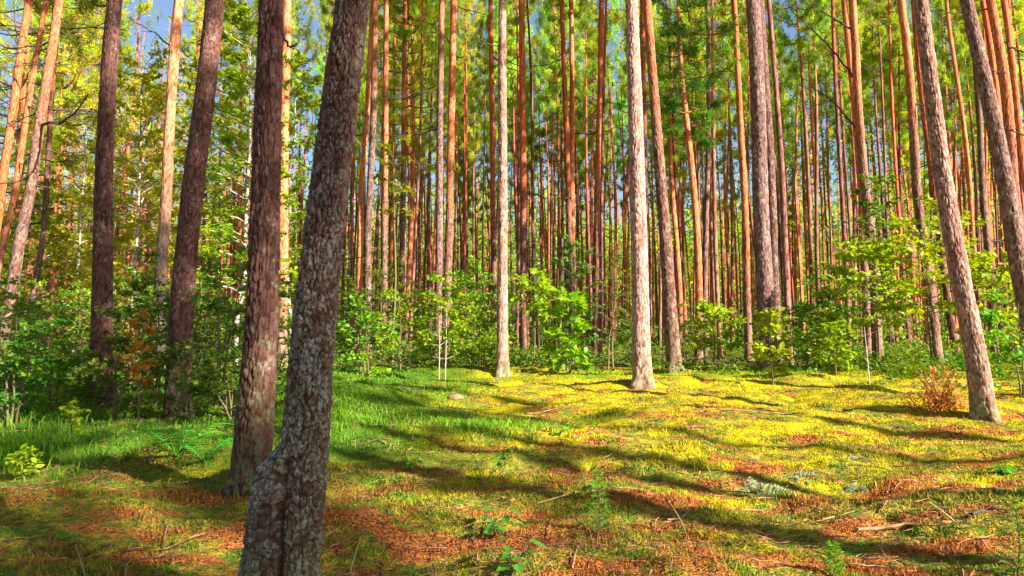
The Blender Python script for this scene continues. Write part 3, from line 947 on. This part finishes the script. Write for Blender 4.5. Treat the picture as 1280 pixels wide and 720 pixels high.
# far forest as one mass
rng = RS(12)
mb = MB()
for q in range(1500):
    r = math.sqrt(rng.uniform(48 ** 2, 140 ** 2)); a = rng.uniform(-.78, .72)
    x, y = r * math.sin(a), r * math.cos(a); z = float(gh(x, y)); H = rng.uniform(16, 22)
    mb.tube(np.array([[x, y, z - .3], [x + rng.normal() * .2, y, z + H * .5], [x + rng.normal() * .4, y, z + H]]), np.array([.12, .095, .03]) * rng.uniform(.7, 1.15), 5, 0)
    n = 0 if q % 3 else (190 if r < 95 else 420)
    lo_ = (.55 if q % 2 else .34) if r < 95 else .22
    t = rng.rand(n); zz = z + H * (lo_ + (1 - lo_) * t)
    rr = 1.5 * np.sin(np.pi * (.15 + .8 * (1 - t))) * np.sqrt(rng.rand(n)); aa = rng.rand(n) * 6.28
    cl = rng.normal(size=(14, 3)) * .15
    B = np.stack([x + rr * np.cos(aa), y + rr * np.sin(aa), zz], 1) + cl[rng.randint(14, size=max(n, 1))[:n]]
    if n: mb.blades(B, rng.normal(size=(n, 3)), .5, .13, rng, 1)
n = 60000
y = 42 + 95 * rng.rand(n); x = (rng.rand(n) * 2 - 1) * (.8 * y)
h = np.clip(1.6 + 1.6 * fbm(x * .16, y * .16, 0, 15, 2), .3, 4.5) * rng.rand(n) ** .8
k = rng.uniform(.18, .42, n)
mb.leaves(np.stack([x, y, gh(x, y) + h], 1), rng.normal(size=(n, 3)), np.array([0, 0, .6]) + rng.normal(size=(n, 3)) * .7, k, k * .6, 2)
n = 190000
y = 72 + 75 * rng.rand(n); x = (rng.rand(n) * 2 - 1) * (.82 * y)
h = np.clip(17 + 4 * fbm(x * .09, y * .09, 0, 19, 2), 9, 22) * rng.rand(n) ** .85
mb.blades(np.stack([x, y, gh(x, y) + h], 1), rng.normal(size=(n, 3)), rng.uniform(.4, .9, n), .26, rng, 1)
fo = tag(obj('distant_forest', mb.mesh('distant_forest', [M_FARTRUNK, M_NEEDLE, M_DARKLEAF])), 'far off pine forest closing the view behind the stand', 'forest', kind='stuff')

# ------------------------------------------------------------------ pines behind and right of the viewer (they shade the foreground)
SUN_AZ, SUN_EL = math.radians(124), math.radians(30)
sdir = np.array([math.sin(SUN_AZ), math.cos(SUN_AZ)]); perp = np.array([-sdir[1], sdir[0]])
if np.dot(perp, [0, 1]) < 0: perp = -perp
rng = RS(13)
for (s, d, ci, cs) in ((-3.5, 26, 4, 1.25), (-1.0, 22, 2, 1.3), (1.3, 27, 0, 1.3), (4.9, 12, 5, .8), (-5.5, 21, 7, 1.3), (0.2, 17, 5, 1.15), (6.1, 13, 5, .7), (7.3, 16, 5, .7), (8.6, 14, 3, .7)):
    p = perp * s + sdir * d
    v = VAR[ci]
    root = thing('pine_tree', 'tall pine at the near edge of the clearing', 'tree', (p[0], p[1], float(gh(p[0], p[1]))), rng.uniform(0, 6), 'pines outside the frame shading the foreground')
    t = obj('trunk', v[0], root); t.color = (1, .7, .6, .3); t.scale = (1.2, 1.2, 1)
    c = obj('crown', v[1], root); c.scale = (cs,) * 3; c.location = (v[3], v[4], v[5] - CH[ci] * cs + .3 - 2.0)
for (s, d, ci, cs, cz) in ((.4, 19, 0, 1.05, 5.5), (1.7, 23, 1, 1.0, 7.0), (-1.2, 16, 1, .9, 5.0), (4.2, 10, 1, .8, 7.0)):
    p = perp * s + sdir * d
    v = VAR[ci + 3]
    root = thing('pine_tree', 'tall pine at the near edge of the clearing', 'tree', (p[0], p[1], float(gh(p[0], p[1]))), rng.uniform(0, 6), 'pines outside the frame shading the foreground')
    t = obj('trunk', v[0], root); t.color = (1, .7, .6, .3); t.scale = (1.2, 1.2, 1)
    c = obj('crown', LOWCROWNS[ci], root); c.scale = (cs,) * 3; c.location = (0, 0, cz)

# ------------------------------------------------------------------ deciduous saplings and shrubs
def plant(name, label, cat, px, py, H, spread, nb, leafL, leafW, per, mleaf, mstem=M_STEM, seed=0, dist=None, group=None, tint=None, **kw):
    if dist is None: x, y = ground_at(px, py)
    else: y = dist; x = px_at(px, y)
    a, b = leafy(seed, H, spread, nb, leafL, leafW, per, mleaf, mstem, **kw)
    root = thing(name, label, cat, (x, y, float(gh(x, y))), 0, group)
    st = obj('stem', a, root); f = obj('foliage', b, root)
    if tint: f.color = tint + (1,)
    return root


def dup(root, loc, rz, s, label, group=None, tint=None):
    r = root.copy(); COL.objects.link(r)
    r.location = loc; r.rotation_euler = (0, 0, rz); r.scale = (s, s, s)
    r['label'] = label
    if group: r['group'] = group
    for ch in list(root.children):
        c = ch.copy(); COL.objects.link(c); c.parent = r
        if tint: c.color = tint + (1,)
    return r


OAK = dict(leafL=.13, leafW=.085, mleaf=M_OAK)
plant('oak_sapling', 'small lit oak sapling with thin pale stem before the thick purplish grey pine', 'sapling', 968, 482, 1.25, .38, 12, per=11, seed=1, **OAK)
plant('oak_sapling', 'broad bright oak sapling right of the dark footed leaning pine', 'sapling', 893, 462, 1.45, .75, 18, per=15, seed=2, base=.3, **OAK)
plant('oak_sapling', 'tall bright oak sapling with tiered leaves, left of the lit leaning pine', 'sapling', 1085, 462, 2.4, 1.15, 26, per=19, seed=3, base=.35, **OAK)
plant('oak_sapling', 'spreading bright oak sapling behind the lit leaning pine', 'sapling', 1165, 455, 3.0, 1.5, 30, per=20, seed=4, base=.4, dist=15.5, **OAK)
plant('oak_sapling', 'yellow green oak sapling at the right border behind the rough barked pine', 'sapling', 1245, 465, 2.2, 1.0, 22, per=17, seed=5, base=.25, dist=14.5, **OAK)
plant('leafy_shrub', 'green leafy shrub at the right border beside the rough barked pine', 'shrub', 1275, 500, 1.3, .75, 22, .09, .055, 17, M_DARKLEAF, seed=6, dist=10.3, base=.05, stems=3, tint=(1.2, 1.3, 1))
plant('leafy_shrub', 'tall dark green shrub climbing in front of the pine pair with crossing twigs', 'shrub', 1098, 430, 4.6, 1.0, 34, .11, .07, 15, M_DARKLEAF, seed=7, dist=18.5, base=.25)
plant('leafy_shrub', 'dark green shrub between the small oak sapling and the tall bright one', 'shrub', 1025, 445, 1.9, 1.0, 26, .1, .06, 15, M_DARKLEAF, seed=8, dist=17, base=.1, stems=3)
plant('maple_sapling', 'bright green maple sapling left of the brightest trunk', 'sapling', 708, 458, 1.55, .55, 18, .15, .12, 13, M_BIRCHLEAF, seed=9, dist=15.3, base=.1, tint=(.8, 1.05, .7))
plant('maple_sapling', 'pale yellow green young maple crown above the bright green maple sapling', 'sapling', 668, 455, 2.1, .6, 12, .14, .1, 12, M_OAK, seed=10, dist=17, base=.55)
plant('spruce_shrub', 'dark shrub with a green shoot behind the bright green maple sapling', 'shrub', 716, 452, 3.0, .8, 26, .1, .06, 13, M_DARKLEAF, seed=11, dist=18, base=.2, tint=(.6, .75, .9))
plant('bush', 'dark bare looking bush left of the brightest trunk', 'bush', 768, 455, 2.6, 1.05, 30, .08, .045, 8, M_DARKLEAF, seed=12, dist=17.5, base=.15, tint=(.5, .6, .8), stems=2)
plant('bush', 'bright yellow green bush in front of the close pair of pines', 'bush', 560, 455, 1.9, .95, 30, .10, .065, 16, M_BIRCHLEAF, seed=13, dist=15.8, base=.15, stems=3)
plant('bush', 'low lit bush left of the pale slim trunk', 'bush', 602, 460, 1.2, .7, 24, .09, .055, 14, M_BIRCHLEAF, seed=14, dist=15.5, base=.1, stems=3, tint=(.8, .95, .9))
plant('bush', 'yellow green bush beside the dark slim pine right of the crooked trunk', 'bush', 500, 455, 1.6, .85, 26, .09, .06, 14, M_BIRCHLEAF, seed=15, dist=16, base=.1, stems=3)
plant('bush', 'leafy bush against the right side of the crooked foreground trunk', 'bush', 452, 455, 1.5, .7, 24, .09, .055, 14, M_DARKLEAF, seed=16, dist=13.5, base=.1, stems=3, tint=(1.4, 1.3, 1))
plant('leafy_sapling', 'slim sapling holding a yellow leaf spray at mid height near the slim pines', 'sapling', 487, 440, 5.6, .75, 9, .12, .08, 12, M_BIRCHLEAF, seed=17, dist=19, base=.62, tint=(1.2, 1, .6))
plant('leafy_sapling', 'green sapling beneath the tall bright oak sapling', 'sapling', 1045, 470, .9, .5, 16, .11, .07, 12, M_OAK, seed=18, base=.2, tint=(.75, .9, 1))
plant('leafy_sapling', 'small sapling in the shade left of the tall bright oak sapling', 'sapling', 1010, 455, 1.3, .55, 18, .11, .07, 13, M_DARKLEAF, seed=19, dist=16, base=.15, tint=(1.2, 1.2, 1))

# birches and leafy trees of the left side
BIR = dict(leafL=.115, leafW=.08, mleaf=M_BIRCHLEAF, mstem=M_BIRCHBARK)
for (lab, px, Y, H, sp, nb, per, sd, tint) in (
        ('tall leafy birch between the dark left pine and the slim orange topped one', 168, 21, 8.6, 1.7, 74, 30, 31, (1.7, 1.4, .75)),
        ('bright green birch right of the dappled brown pine', 292, 17, 8.5, 1.5, 70, 30, 32, (1.05, 1.15, .8)),
        ('leafy birch just left of the dappled brown pine', 236, 25, 10.5, 1.9, 74, 30, 33, (1.5, 1.4, .8)),
        ('yellow leaved birch beyond the dark left pine', 92, 26, 8.5, 1.8, 66, 30, 34, (1.6, 1.25, .7)),
        ('small yellow green birch at the far left behind the leaning trunks', 40, 25, 5.5, 1.6, 54, 30, 35, (1.3, 1.05, .7)),
        ('leafy birch seen between the dark trunk pair', 368, 22, 9.0, 1.3, 54, 30, 36, (1.2, 1.2, .8))):
    plant('birch_tree', lab, 'tree', px, 440, H, sp, nb, per=per, seed=sd, dist=Y, tint=tint, base=.15, stem_r=.06, up=.3, **BIR)

# shrubs at the left
SHG = 'dark green shrubs massed at the left'
protoA = plant('leafy_shrub', 'dark green shrub at the foot of the dark left pine', 'shrub', 150, 520, 1.3, .8, 30, .062, .036, 26, M_DARKLEAF, seed=41, dist=8.4, base=.03, stems=4)
protoB = plant('leafy_shrub', 'tall green shrub left of the dappled brown pine', 'shrub', 198, 500, 1.7, .8, 34, .062, .036, 26, M_DARKLEAF, seed=42, dist=9.6, base=.05, stems=3)
protoC = plant('leafy_shrub', 'tall dark shrub right of the dappled brown pine', 'shrub', 272, 500, 1.9, .8, 36, .062, .036, 26, M_DARKLEAF, seed=43, dist=9.2, base=.05, stems=3)
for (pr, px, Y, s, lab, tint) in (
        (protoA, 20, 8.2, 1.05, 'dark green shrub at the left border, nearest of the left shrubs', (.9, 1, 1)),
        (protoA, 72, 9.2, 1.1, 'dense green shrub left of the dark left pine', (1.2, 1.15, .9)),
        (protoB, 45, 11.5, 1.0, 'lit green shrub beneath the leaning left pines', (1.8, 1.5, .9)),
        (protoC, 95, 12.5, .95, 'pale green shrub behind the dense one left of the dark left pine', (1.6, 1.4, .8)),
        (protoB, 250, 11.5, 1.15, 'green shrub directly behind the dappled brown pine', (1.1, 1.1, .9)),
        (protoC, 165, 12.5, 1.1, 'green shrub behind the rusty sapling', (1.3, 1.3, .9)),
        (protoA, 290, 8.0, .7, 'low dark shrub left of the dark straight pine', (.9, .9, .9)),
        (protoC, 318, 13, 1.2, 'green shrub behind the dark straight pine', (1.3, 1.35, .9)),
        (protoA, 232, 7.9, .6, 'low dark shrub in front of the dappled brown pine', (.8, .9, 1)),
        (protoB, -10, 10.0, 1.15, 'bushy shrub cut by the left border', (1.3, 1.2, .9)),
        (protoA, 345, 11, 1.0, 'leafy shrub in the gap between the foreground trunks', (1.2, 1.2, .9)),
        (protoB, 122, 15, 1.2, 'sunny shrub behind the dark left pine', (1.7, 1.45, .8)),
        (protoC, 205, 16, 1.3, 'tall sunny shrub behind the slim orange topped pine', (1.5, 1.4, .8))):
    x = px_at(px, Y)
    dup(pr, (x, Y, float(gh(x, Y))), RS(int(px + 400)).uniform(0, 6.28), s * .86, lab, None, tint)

# understorey further back
rng = RS(44)
P2 = [protoB, protoC]
for k in range(26):
    Y = rng.uniform(18, 40); px = rng.uniform(300, 1290)
    x = px_at(px, Y)
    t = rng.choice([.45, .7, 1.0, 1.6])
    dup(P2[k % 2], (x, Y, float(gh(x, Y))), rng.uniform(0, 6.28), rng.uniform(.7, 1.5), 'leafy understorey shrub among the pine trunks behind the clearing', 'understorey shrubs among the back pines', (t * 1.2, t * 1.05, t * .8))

# rusty sapling
plant('rusty_sapling', 'small sapling with rust orange leaves among the green left shrubs', 'sapling', 177, 480, 1.1, .17, 11, .07, .045, 10, M_RUST, seed=51, dist=7.9, base=.3)
# yellow leaved herbs at left
plant('yellow_herb', 'small yellow leaved plant in the shade below the dark left pine', 'plant', 87, 552, .34, .10, 6, .055, .035, 6, M_OAK, seed=52, base=.5, tint=(1.15, .95, .8))
plant('yellow_herb', 'yellow green leafy herb near the left border on the moss', 'plant', 30, 600, .18, .12, 7, .055, .035, 6, M_OAK, seed=53, base=.4, tint=(1.15, .95, .8))

# ------------------------------------------------------------------ fern, seedlings, lichen, sticks
def fern(label, px, py, size, nf, seed):
    x, y = ground_at(px, py); rng = RS(seed)
    root = thing('fern', label, 'fern', (x, y, float(gh(x, y))))
    for f in range(nf):
        az = f * 6.28 / nf + rng.uniform(-.3, .3); L = size * rng.uniform(.7, 1.1)
        s = np.linspace(0, 1, 16)
        d = np.array([math.cos(az), math.sin(az), 0]); sd = np.array([-math.sin(az), math.cos(az), 0])
        P = d * (s * L * .92)[:, None] + np.array([0, 0, 1.0]) * (L * (1.25 * s - .85 * s ** 2.2))[:, None]
        mb = MB(); mb.tube(P, np.linspace(.004, .001, 16), 4)
        B, D, N, K = [], [], [], []
        for i in range(3, 16):
            w = L * .26 * math.sin(math.pi * min(1, (s[i] * .86 + .12))) ** .8
            for sg in (-1, 1):
                for u in np.linspace(.1, 1, 6):
                    B.append(P[i] + sd * sg * w * u * .9); D.append(d * .8 + sd * sg * .5); N.append([0, 0, 1]); K.append(w * .28 * (1.1 - .6 * u))
                    B.append(P[i] + sd * sg * w * u * .9); D.append(-d * .6 + sd * sg * .6); N.append([0, 0, 1]); K.append(w * .24 * (1.1 - .6 * u))
        K = np.array(K)
        mb.leaves(np.array(B), np.array(D) + rng.normal(size=(len(B), 3)) * .08, np.array(N) + rng.normal(size=(len(B), 3)) * .15, K, K * .5)
        obj('frond', mb.mesh('frond', [M_FERN]), root)


M_FERN = leaf_mat('fern_green', (.08, .34, .03), (.13, .42, .04), (.10, .36, .03), .45, .1)
fern('bright green fern with arching fronds at the edge of the left shrubs', 222, 572, .5, 7, 61)
fern('smaller fern right beside the bright green fern', 256, 580, .34, 6, 62)


def broad_seedling(label, px, py, H, stalks, leafL, seed, tint=(1, 1, 1)):
    x, y = ground_at(px, py); rng = RS(seed)
    root = thing('broadleaf_seedling', label, 'seedling', (x, y, float(gh(x, y))))
    ms, mf = MB(), MB()
    LP, LD = [], []
    for k in range(stalks):
        az = k * 2.4 + rng.uniform(-.4, .4)
        s = np.linspace(0, 1, 6)
        P = np.array([math.cos(az), math.sin(az), 0]) * (s ** 1.4 * H * .45)[:, None] + np.array([0, 0, 1.0]) * (s * H * rng.uniform(.6, 1))[:, None]
        ms.tube(P, np.linspace(.004, .0015, 6), 5)
        for q in range(4):
            i = [2, 3, 4, 5][q]
            LP.append(P[i]); a2 = az + (q % 2 * 2 - 1) * rng.uniform(.5, 1.3) * (q < 3)
            LD.append([math.cos(a2), math.sin(a2), rng.uniform(-.2, .3)])
    LP, LD = np.array(LP), np.array(LD)
    k = rng.uniform(.6, 1.1, len(LP)) * leafL
    mf.leaves(LP, LD, np.array([0, 0, 1.0]) + rng.normal(size=LP.shape) * .3, k, k * .72, 0, .2)
    obj('stem', ms.mesh('seedling_stem', [M_STEM]), root)
    f = obj('foliage', mf.mesh('seedling_leaves', [M_SEED]), root); f.color = tint + (1,)


M_SEED = leaf_mat('seedling_green', (.06, .24, .03), (.10, .32, .03), (.08, .27, .03), .4, .1, .4)
broad_seedling('fresh green broadleaf seedling nearest the camera at the bottom of the photo', 640, 722, .20, 4, .075, 71)
broad_seedling('green broadleaf seedling with a few leaves just above the nearest one', 618, 672, .16, 3, .075, 72)
broad_seedling('slender seedling with leaves up its stalk in front of the shaded grass', 605, 612, .26, 2, .065, 73)
broad_seedling('tiny leafy seedling on the shaded grass right of the crooked trunk', 515, 588, .08, 3, .05, 74)
broad_seedling('tiny light green seedling in the moss left of the pine seedling', 735, 612, .07, 3, .05, 75, (1.4, 1.2, 1))
broad_seedling('small leafy seedling in the far moss below the brightest trunk', 700, 545, .12, 3, .06, 76, (1.2, 1.2, 1))
broad_seedling('green leafy seedling in the moss at the right border', 1255, 592, .06, 5, .06, 77, (1.2, 1.3, 1))


def conifer_seedling(label, px, py, H, w, tiers, seed, m, fine=.03):
    x, y = ground_at(px, py); rng = RS(seed)
    root = thing('conifer_seedling', label, 'seedling', (x, y, float(gh(x, y))))
    ms, mf = MB(), MB()
    s = np.linspace(0, 1, 6)
    ms.tube(np.stack([s * 0 + .02 * np.sin(s * 3), s * 0, s * H - .01], 1), np.linspace(.006, .002, 6), 5)
    B, D = [], []
    for t in range(tiers):
        z = H * (.12 + .88 * t / tiers)
        L = w * (1.05 - .85 * t / tiers)
        for k in range(6):
            az = k * 1.05 + t * .5 + rng.uniform(-.3, .3)
            d = unit(np.array([math.cos(az), math.sin(az), .45]))
            ms.tube(np.stack([[.01, 0, z], np.array([.01, 0, z]) + d * L]), np.array([.002, .001]), 3)
            n = 16
            u = rng.rand(n)[:, None]
            B.append(np.array([.01, 0, z]) + d * L * u); D.append(d * .6 + unit(rng.normal(size=(n, 3))) * .5)
    B, D = np.concatenate(B), np.concatenate(D)
    mf.blades(B, D, fine * rng.uniform(.7, 1.2, len(B)), .004, rng)
    obj('stem', ms.mesh('seedling_stem', [M_STEM]), root)
    obj('foliage', mf.mesh('seedling_needles', [m]), root)


conifer_seedling('bright green feathery conifer seedling in the bottom right corner', 1272, 722, .34, .11, 10, 81, M_GRASS)
conifer_seedling('thin dark stemmed conifer seedling in the middle foreground', 746, 672, .36, .08, 8, 82, M_GRASS)
conifer_seedling('small light green conifer seedling at the bottom right of the moss', 1040, 722, .16, .05, 6, 83, M_GRASS)


def lichen(label, px, py, rx, h, seed):
    x, y = ground_at(px, py); rng = RS(seed)
    z = float(gh(x, y))
    mb = MB()
    n = 2600
    a = rng.rand(n) * 6.28; q = np.sqrt(rng.rand(n))
    lob = 1 + .25 * np.sin(a * 3 + seed) + .2 * np.sin(a * 5 + 2 * seed)
    X, Y = np.cos(a) * q * rx * lob, np.sin(a) * q * rx * .7 * lob
    clump = np.abs(vnoise(X * 14, Y * 14, 0, seed))
    Z = gh(x + X, y + Y) - z + h * (1 - q ** 2) * (.15 + 1.3 * clump)
    D = unit(np.stack([X, Y, X * 0 + .08], 1) * 3 + rng.normal(size=(n, 3)) * .5 + np.array([0, 0, .5]))
    kp = clump > .2 + .25 * q
    X, Y, Z, D = X[kp], Y[kp], Z[kp], D[kp]; n = len(X)
    mb.blades(np.stack([X, Y, Z - .01], 1), D, rng.uniform(.012, .03, n), rng.uniform(.006, .014, n), rng)
    o = obj('lichen_cushion', mb.mesh('lichen_cushion', [M_LICHEN])); o.location = (x, y, z)
    tag(o, label, 'lichen')


lichen('large grey green lichen cushion in the shade right of the foreground middle', 942, 612, .24, .05, 91)
lichen('pale lichen cushion with bright top right of the large grey one', 1072, 612, .09, .05, 92)
lichen('sunlit whitish lichen cushion on the bright moss', 1068, 575, .12, .025, 93)
lichen('thin lichen patch in the shade between the larger cushions', 1005, 598, .13, .03, 94)
lichen('small whitish lichen cushion above the large grey one', 932, 575, .08, .02, 95)

# dry reddish bush
x, y = ground_at(1175, 513)
rng = RS(101); mb = MB()
n = 1100
a = rng.rand(n) * 6.28; q = np.sqrt(rng.rand(n)) * (.24 + .13 * np.sin(a * 3 + 1))
B = np.stack([np.cos(a) * q * 1.25, np.sin(a) * q, rng.rand(n) ** 1.1 * (.34 + .2 * np.sin(a * 5)) * (1.1 - q * 1.3)], 1)
mb.blades(B, unit(B * np.array([1.4, 1.4, .2]) + rng.normal(size=(n, 3)) * .25 + np.array([0, 0, .35])), rng.uniform(.03, .09, n), rng.uniform(.008, .026, n), rng)
for k in range(60):
    a_ = rng.rand() * 6.28; l = rng.uniform(.2, .5)
    d = np.array([math.cos(a_) * .55, math.sin(a_) * .5, 1.0])
    mb.tube(np.stack([d * 0, d * l * .5 + rng.normal(size=3) * .02, d * l + rng.normal(size=3) * .04]), np.array([.004, .003, .001]), 4)
o = obj('dry_bush', mb.mesh('dry_bush', [M_STRAW])); o.location = (x, y, float(gh(x, y)))
tag(o, 'dry orange brown bush left of the leaning rough barked pine', 'bush')

# small weathered stone
x, y = ground_at(569, 497)
rng = RS(102); mb = MB()
th = np.linspace(0, np.pi, 16); ph = np.arange(26) / 26 * 2 * np.pi
TH, PH = np.meshgrid(th, ph, indexing='ij')
d = np.stack([np.sin(TH) * np.cos(PH), np.sin(TH) * np.sin(PH), np.cos(TH)], -1)
k = 1 + .16 * fbm(d[..., 0] * 1.6, d[..., 1] * 1.6, d[..., 2] * 1.6, 5, 3)
V = d * k[..., None] * np.array([.11, .09, .075])
i, j = np.meshgrid(np.arange(15), np.arange(26), indexing='ij'); j2 = (j + 1) % 26
mb.add(V.reshape(-1, 3), np.stack([i * 26 + j, (i + 1) * 26 + j, (i + 1) * 26 + j2, i * 26 + j2], -1).reshape(-1, 4))
o = obj('mossy_stone', mb.mesh('mossy_stone', [M_STONE], True)); o.location = (x, y, float(gh(x, y)) - .02)
tag(o, 'small rounded pinkish mossy stone at the edge of the shaded grass', 'stone')


def fallen(label, pts, r, seed, m=None, lift=.02, twigs=3):
    rng = RS(seed)
    W = [ground_at(*p) for p in pts]
    W = np.array(W)
    s = np.linspace(0, 1, len(W)); s2 = np.linspace(0, 1, 16)
    X, Y = np.interp(s2, s, W[:, 0]) + rng.normal(size=16) * .008, np.interp(s2, s, W[:, 1]) + rng.normal(size=16) * .008
    Z = np.convolve(np.pad(gh(X, Y), 3, mode='edge'), np.ones(7) / 7, 'valid') + lift + r
    P = np.stack([X, Y, Z], 1); o0 = P[0].copy(); P -= o0
    mb = MB(); mb.tube(P, np.linspace(r, r * .35, 16), 7)
    for q in range(twigs):
        i = rng.randint(3, 13)
        td = unit(unit(P[i + 1] - P[i]) + rng.normal(size=3) * np.array([.7, .7, .25]) + np.array([0, 0, .2])); l = rng.uniform(.08, .3)
        mb.tube(np.stack([P[i], P[i] + td * l * .5, P[i] + td * l]), np.array([r * .4, r * .3, r * .12]), 4)
    o = obj('fallen_branch', mb.mesh('fallen_branch', [m or M_TWIG], True)); o.location = o0
    tag(o, label, 'branch')


fallen('long fallen branch lying across the litter at the lower right', [(1075, 665), (1130, 660), (1185, 655), (1215, 655)], .011, 111, M_TWIG, .0, 4)
fallen('thin curved stick left of the long fallen branch', [(1000, 635), (1040, 650), (1070, 662)], .005, 112, M_TWIG)
fallen('forked twig standing out above the long fallen branch', [(1218, 655), (1200, 645), (1180, 632)], .005, 113, M_TWIG, .03)
fallen('dark fallen stick in the shadow at the right border', [(1215, 652), (1245, 642), (1278, 648)], .01, 114, M_DEAD)
fallen('thin brown stick on the sunlit moss below the brightest trunk', [(845, 540), (875, 534), (915, 545)], .008, 115, None, .015)
fallen('long thin stick across the bright moss in the middle distance', [(880, 515), (940, 518), (1010, 522)], .009, 116, None, .02)
fallen('weathered stick at the foot of the pale grass behind the brightest trunk side', [(660, 520), (690, 513), (735, 509)], .008, 117, None, .02)
fallen('thin fallen stick near the bottom right corner', [(1050, 700), (1110, 696), (1160, 712)], .0045, 118, M_TWIG, .0)
fallen('fallen twig beside the foot of the crooked foreground pine', [(415, 690), (445, 672), (470, 668)], .004, 119, M_TWIG, .015)

# standing dead sticks and stalks
def stalk(name, label, cat, px, py, tip, r, m, Y=None, seed=0, twigs=0):
    rng = RS(seed)
    if Y is None: x, y = ground_at(px, py)
    else: y = Y; x = px_at(px, y, py)
    z = float(gh(x, y))
    d = ray(*tip); T = CAMP + d * (y / d[1]) - np.array([x, y, z])
    s = np.linspace(0, 1, 8)
    P = np.stack([T[0] * s ** 1.3, rng.normal() * .05 * s, T[2] * s], 1)
    mb = MB(); mb.tube(P, np.linspace(r, r * .35, 8), 5)
    for q in range(twigs):
        i = rng.randint(2, 7); td = unit(rng.normal(size=3) * np.array([1, .6, .3]) + np.array([0, 0, .5])); l = T[2] * rng.uniform(.12, .3)
        mb.tube(np.stack([P[i], P[i] + td * l * .5, P[i] + td * l]), np.array([r * .5, r * .35, r * .15]), 4)
    o = obj(name, mb.mesh(name, [m], True)); o.location = (x, y, z)
    tag(o, label, cat)


stalk('dead_sapling', 'pale broken dead sapling stem below the tall bright oak sapling', 'dead sapling', 1086, 452, (1083, 408), .012, M_PALE, 13.2, 1, 3)
stalk('dead_sapling', 'grey dead sapling with side twigs in front of the yellow green bush', 'dead sapling', 549, 462, (550, 400), .012, M_PALE, 14.6, 2, 6)
stalk('dead_sapling', 'second thin dead sapling right of the twiggy grey one', 'dead sapling', 557, 455, (558, 385), .009, M_PALE, 15, 3, 5)
stalk('grass_stalk', 'long pale grass stalk leaning in the bottom left foreground', 'grass stalk', 106, 722, (93, 680), .0028, M_STRAWG, None, 4)
stalk('grass_stalk', 'pale grass stalk right of the crooked trunk foot', 'grass stalk', 438, 716, (451, 671), .0025, M_STRAWG, None, 5)
stalk('grass_stalk', 'thin pale stalk crossing the litter in the right foreground', 'grass stalk', 858, 668, (835, 625), .0025, M_STRAWG, None, 6)
stalk('grass_stalk', 'pale stalk pair tip leaning left of the conifer seedling in the corner', 'grass stalk', 1196, 655, (1174, 632), .004, M_STRAWG, None, 7)

# ------------------------------------------------------------------ light, world, camera
S = Vector((math.sin(SUN_AZ) * math.cos(SUN_EL), math.cos(SUN_AZ) * math.cos(SUN_EL), math.sin(SUN_EL)))
sl = bpy.data.lights.new('sun', 'SUN'); sl.energy = 5.0; sl.angle = math.radians(.5); sl.color = (1.0, .92, .80)
so = bpy.data.objects.new('sun', sl); COL.objects.link(so)
so.rotation_euler = S.to_track_quat('Z', 'Y').to_euler(); so.location = S * 60

w = bpy.data.worlds.new('World'); sc.world = w; w.use_nodes = True
nt = w.node_tree; nt.nodes.clear()
sky = nt.nodes.new('ShaderNodeTexSky'); sky.sky_type = 'NISHITA'; sky.sun_disc = False
sky.sun_elevation = SUN_EL; sky.sun_rotation = SUN_AZ
sky.air_density = 1.0; sky.dust_density = 1.2; sky.ozone_density = 1.6
bg = nt.nodes.new('ShaderNodeBackground'); bg.inputs[1].default_value = .053
ow = nt.nodes.new('ShaderNodeOutputWorld')
nt.links.new(sky.outputs[0], bg.inputs[0]); nt.links.new(bg.outputs[0], ow.inputs[0])

cd = bpy.data.cameras.new('camera'); co = bpy.data.objects.new('camera', cd); COL.objects.link(co)
cd.sensor_width = 36; cd.lens = 36 * FPX / 1280; cd.clip_end = 2000; cd.clip_start = .05
co.location = CAMP; co.rotation_euler = (math.radians(90) + PITCH, 0, 0)
sc.camera = co
vs = sc.view_settings
vs.view_transform = 'Standard'; vs.look = 'None'; vs.gamma = 1.0; vs.exposure = 2.03; vs.use_curve_mapping = False
sc.cycles.max_bounces = 6; sc.cycles.diffuse_bounces = 3; sc.cycles.transmission_bounces = 3
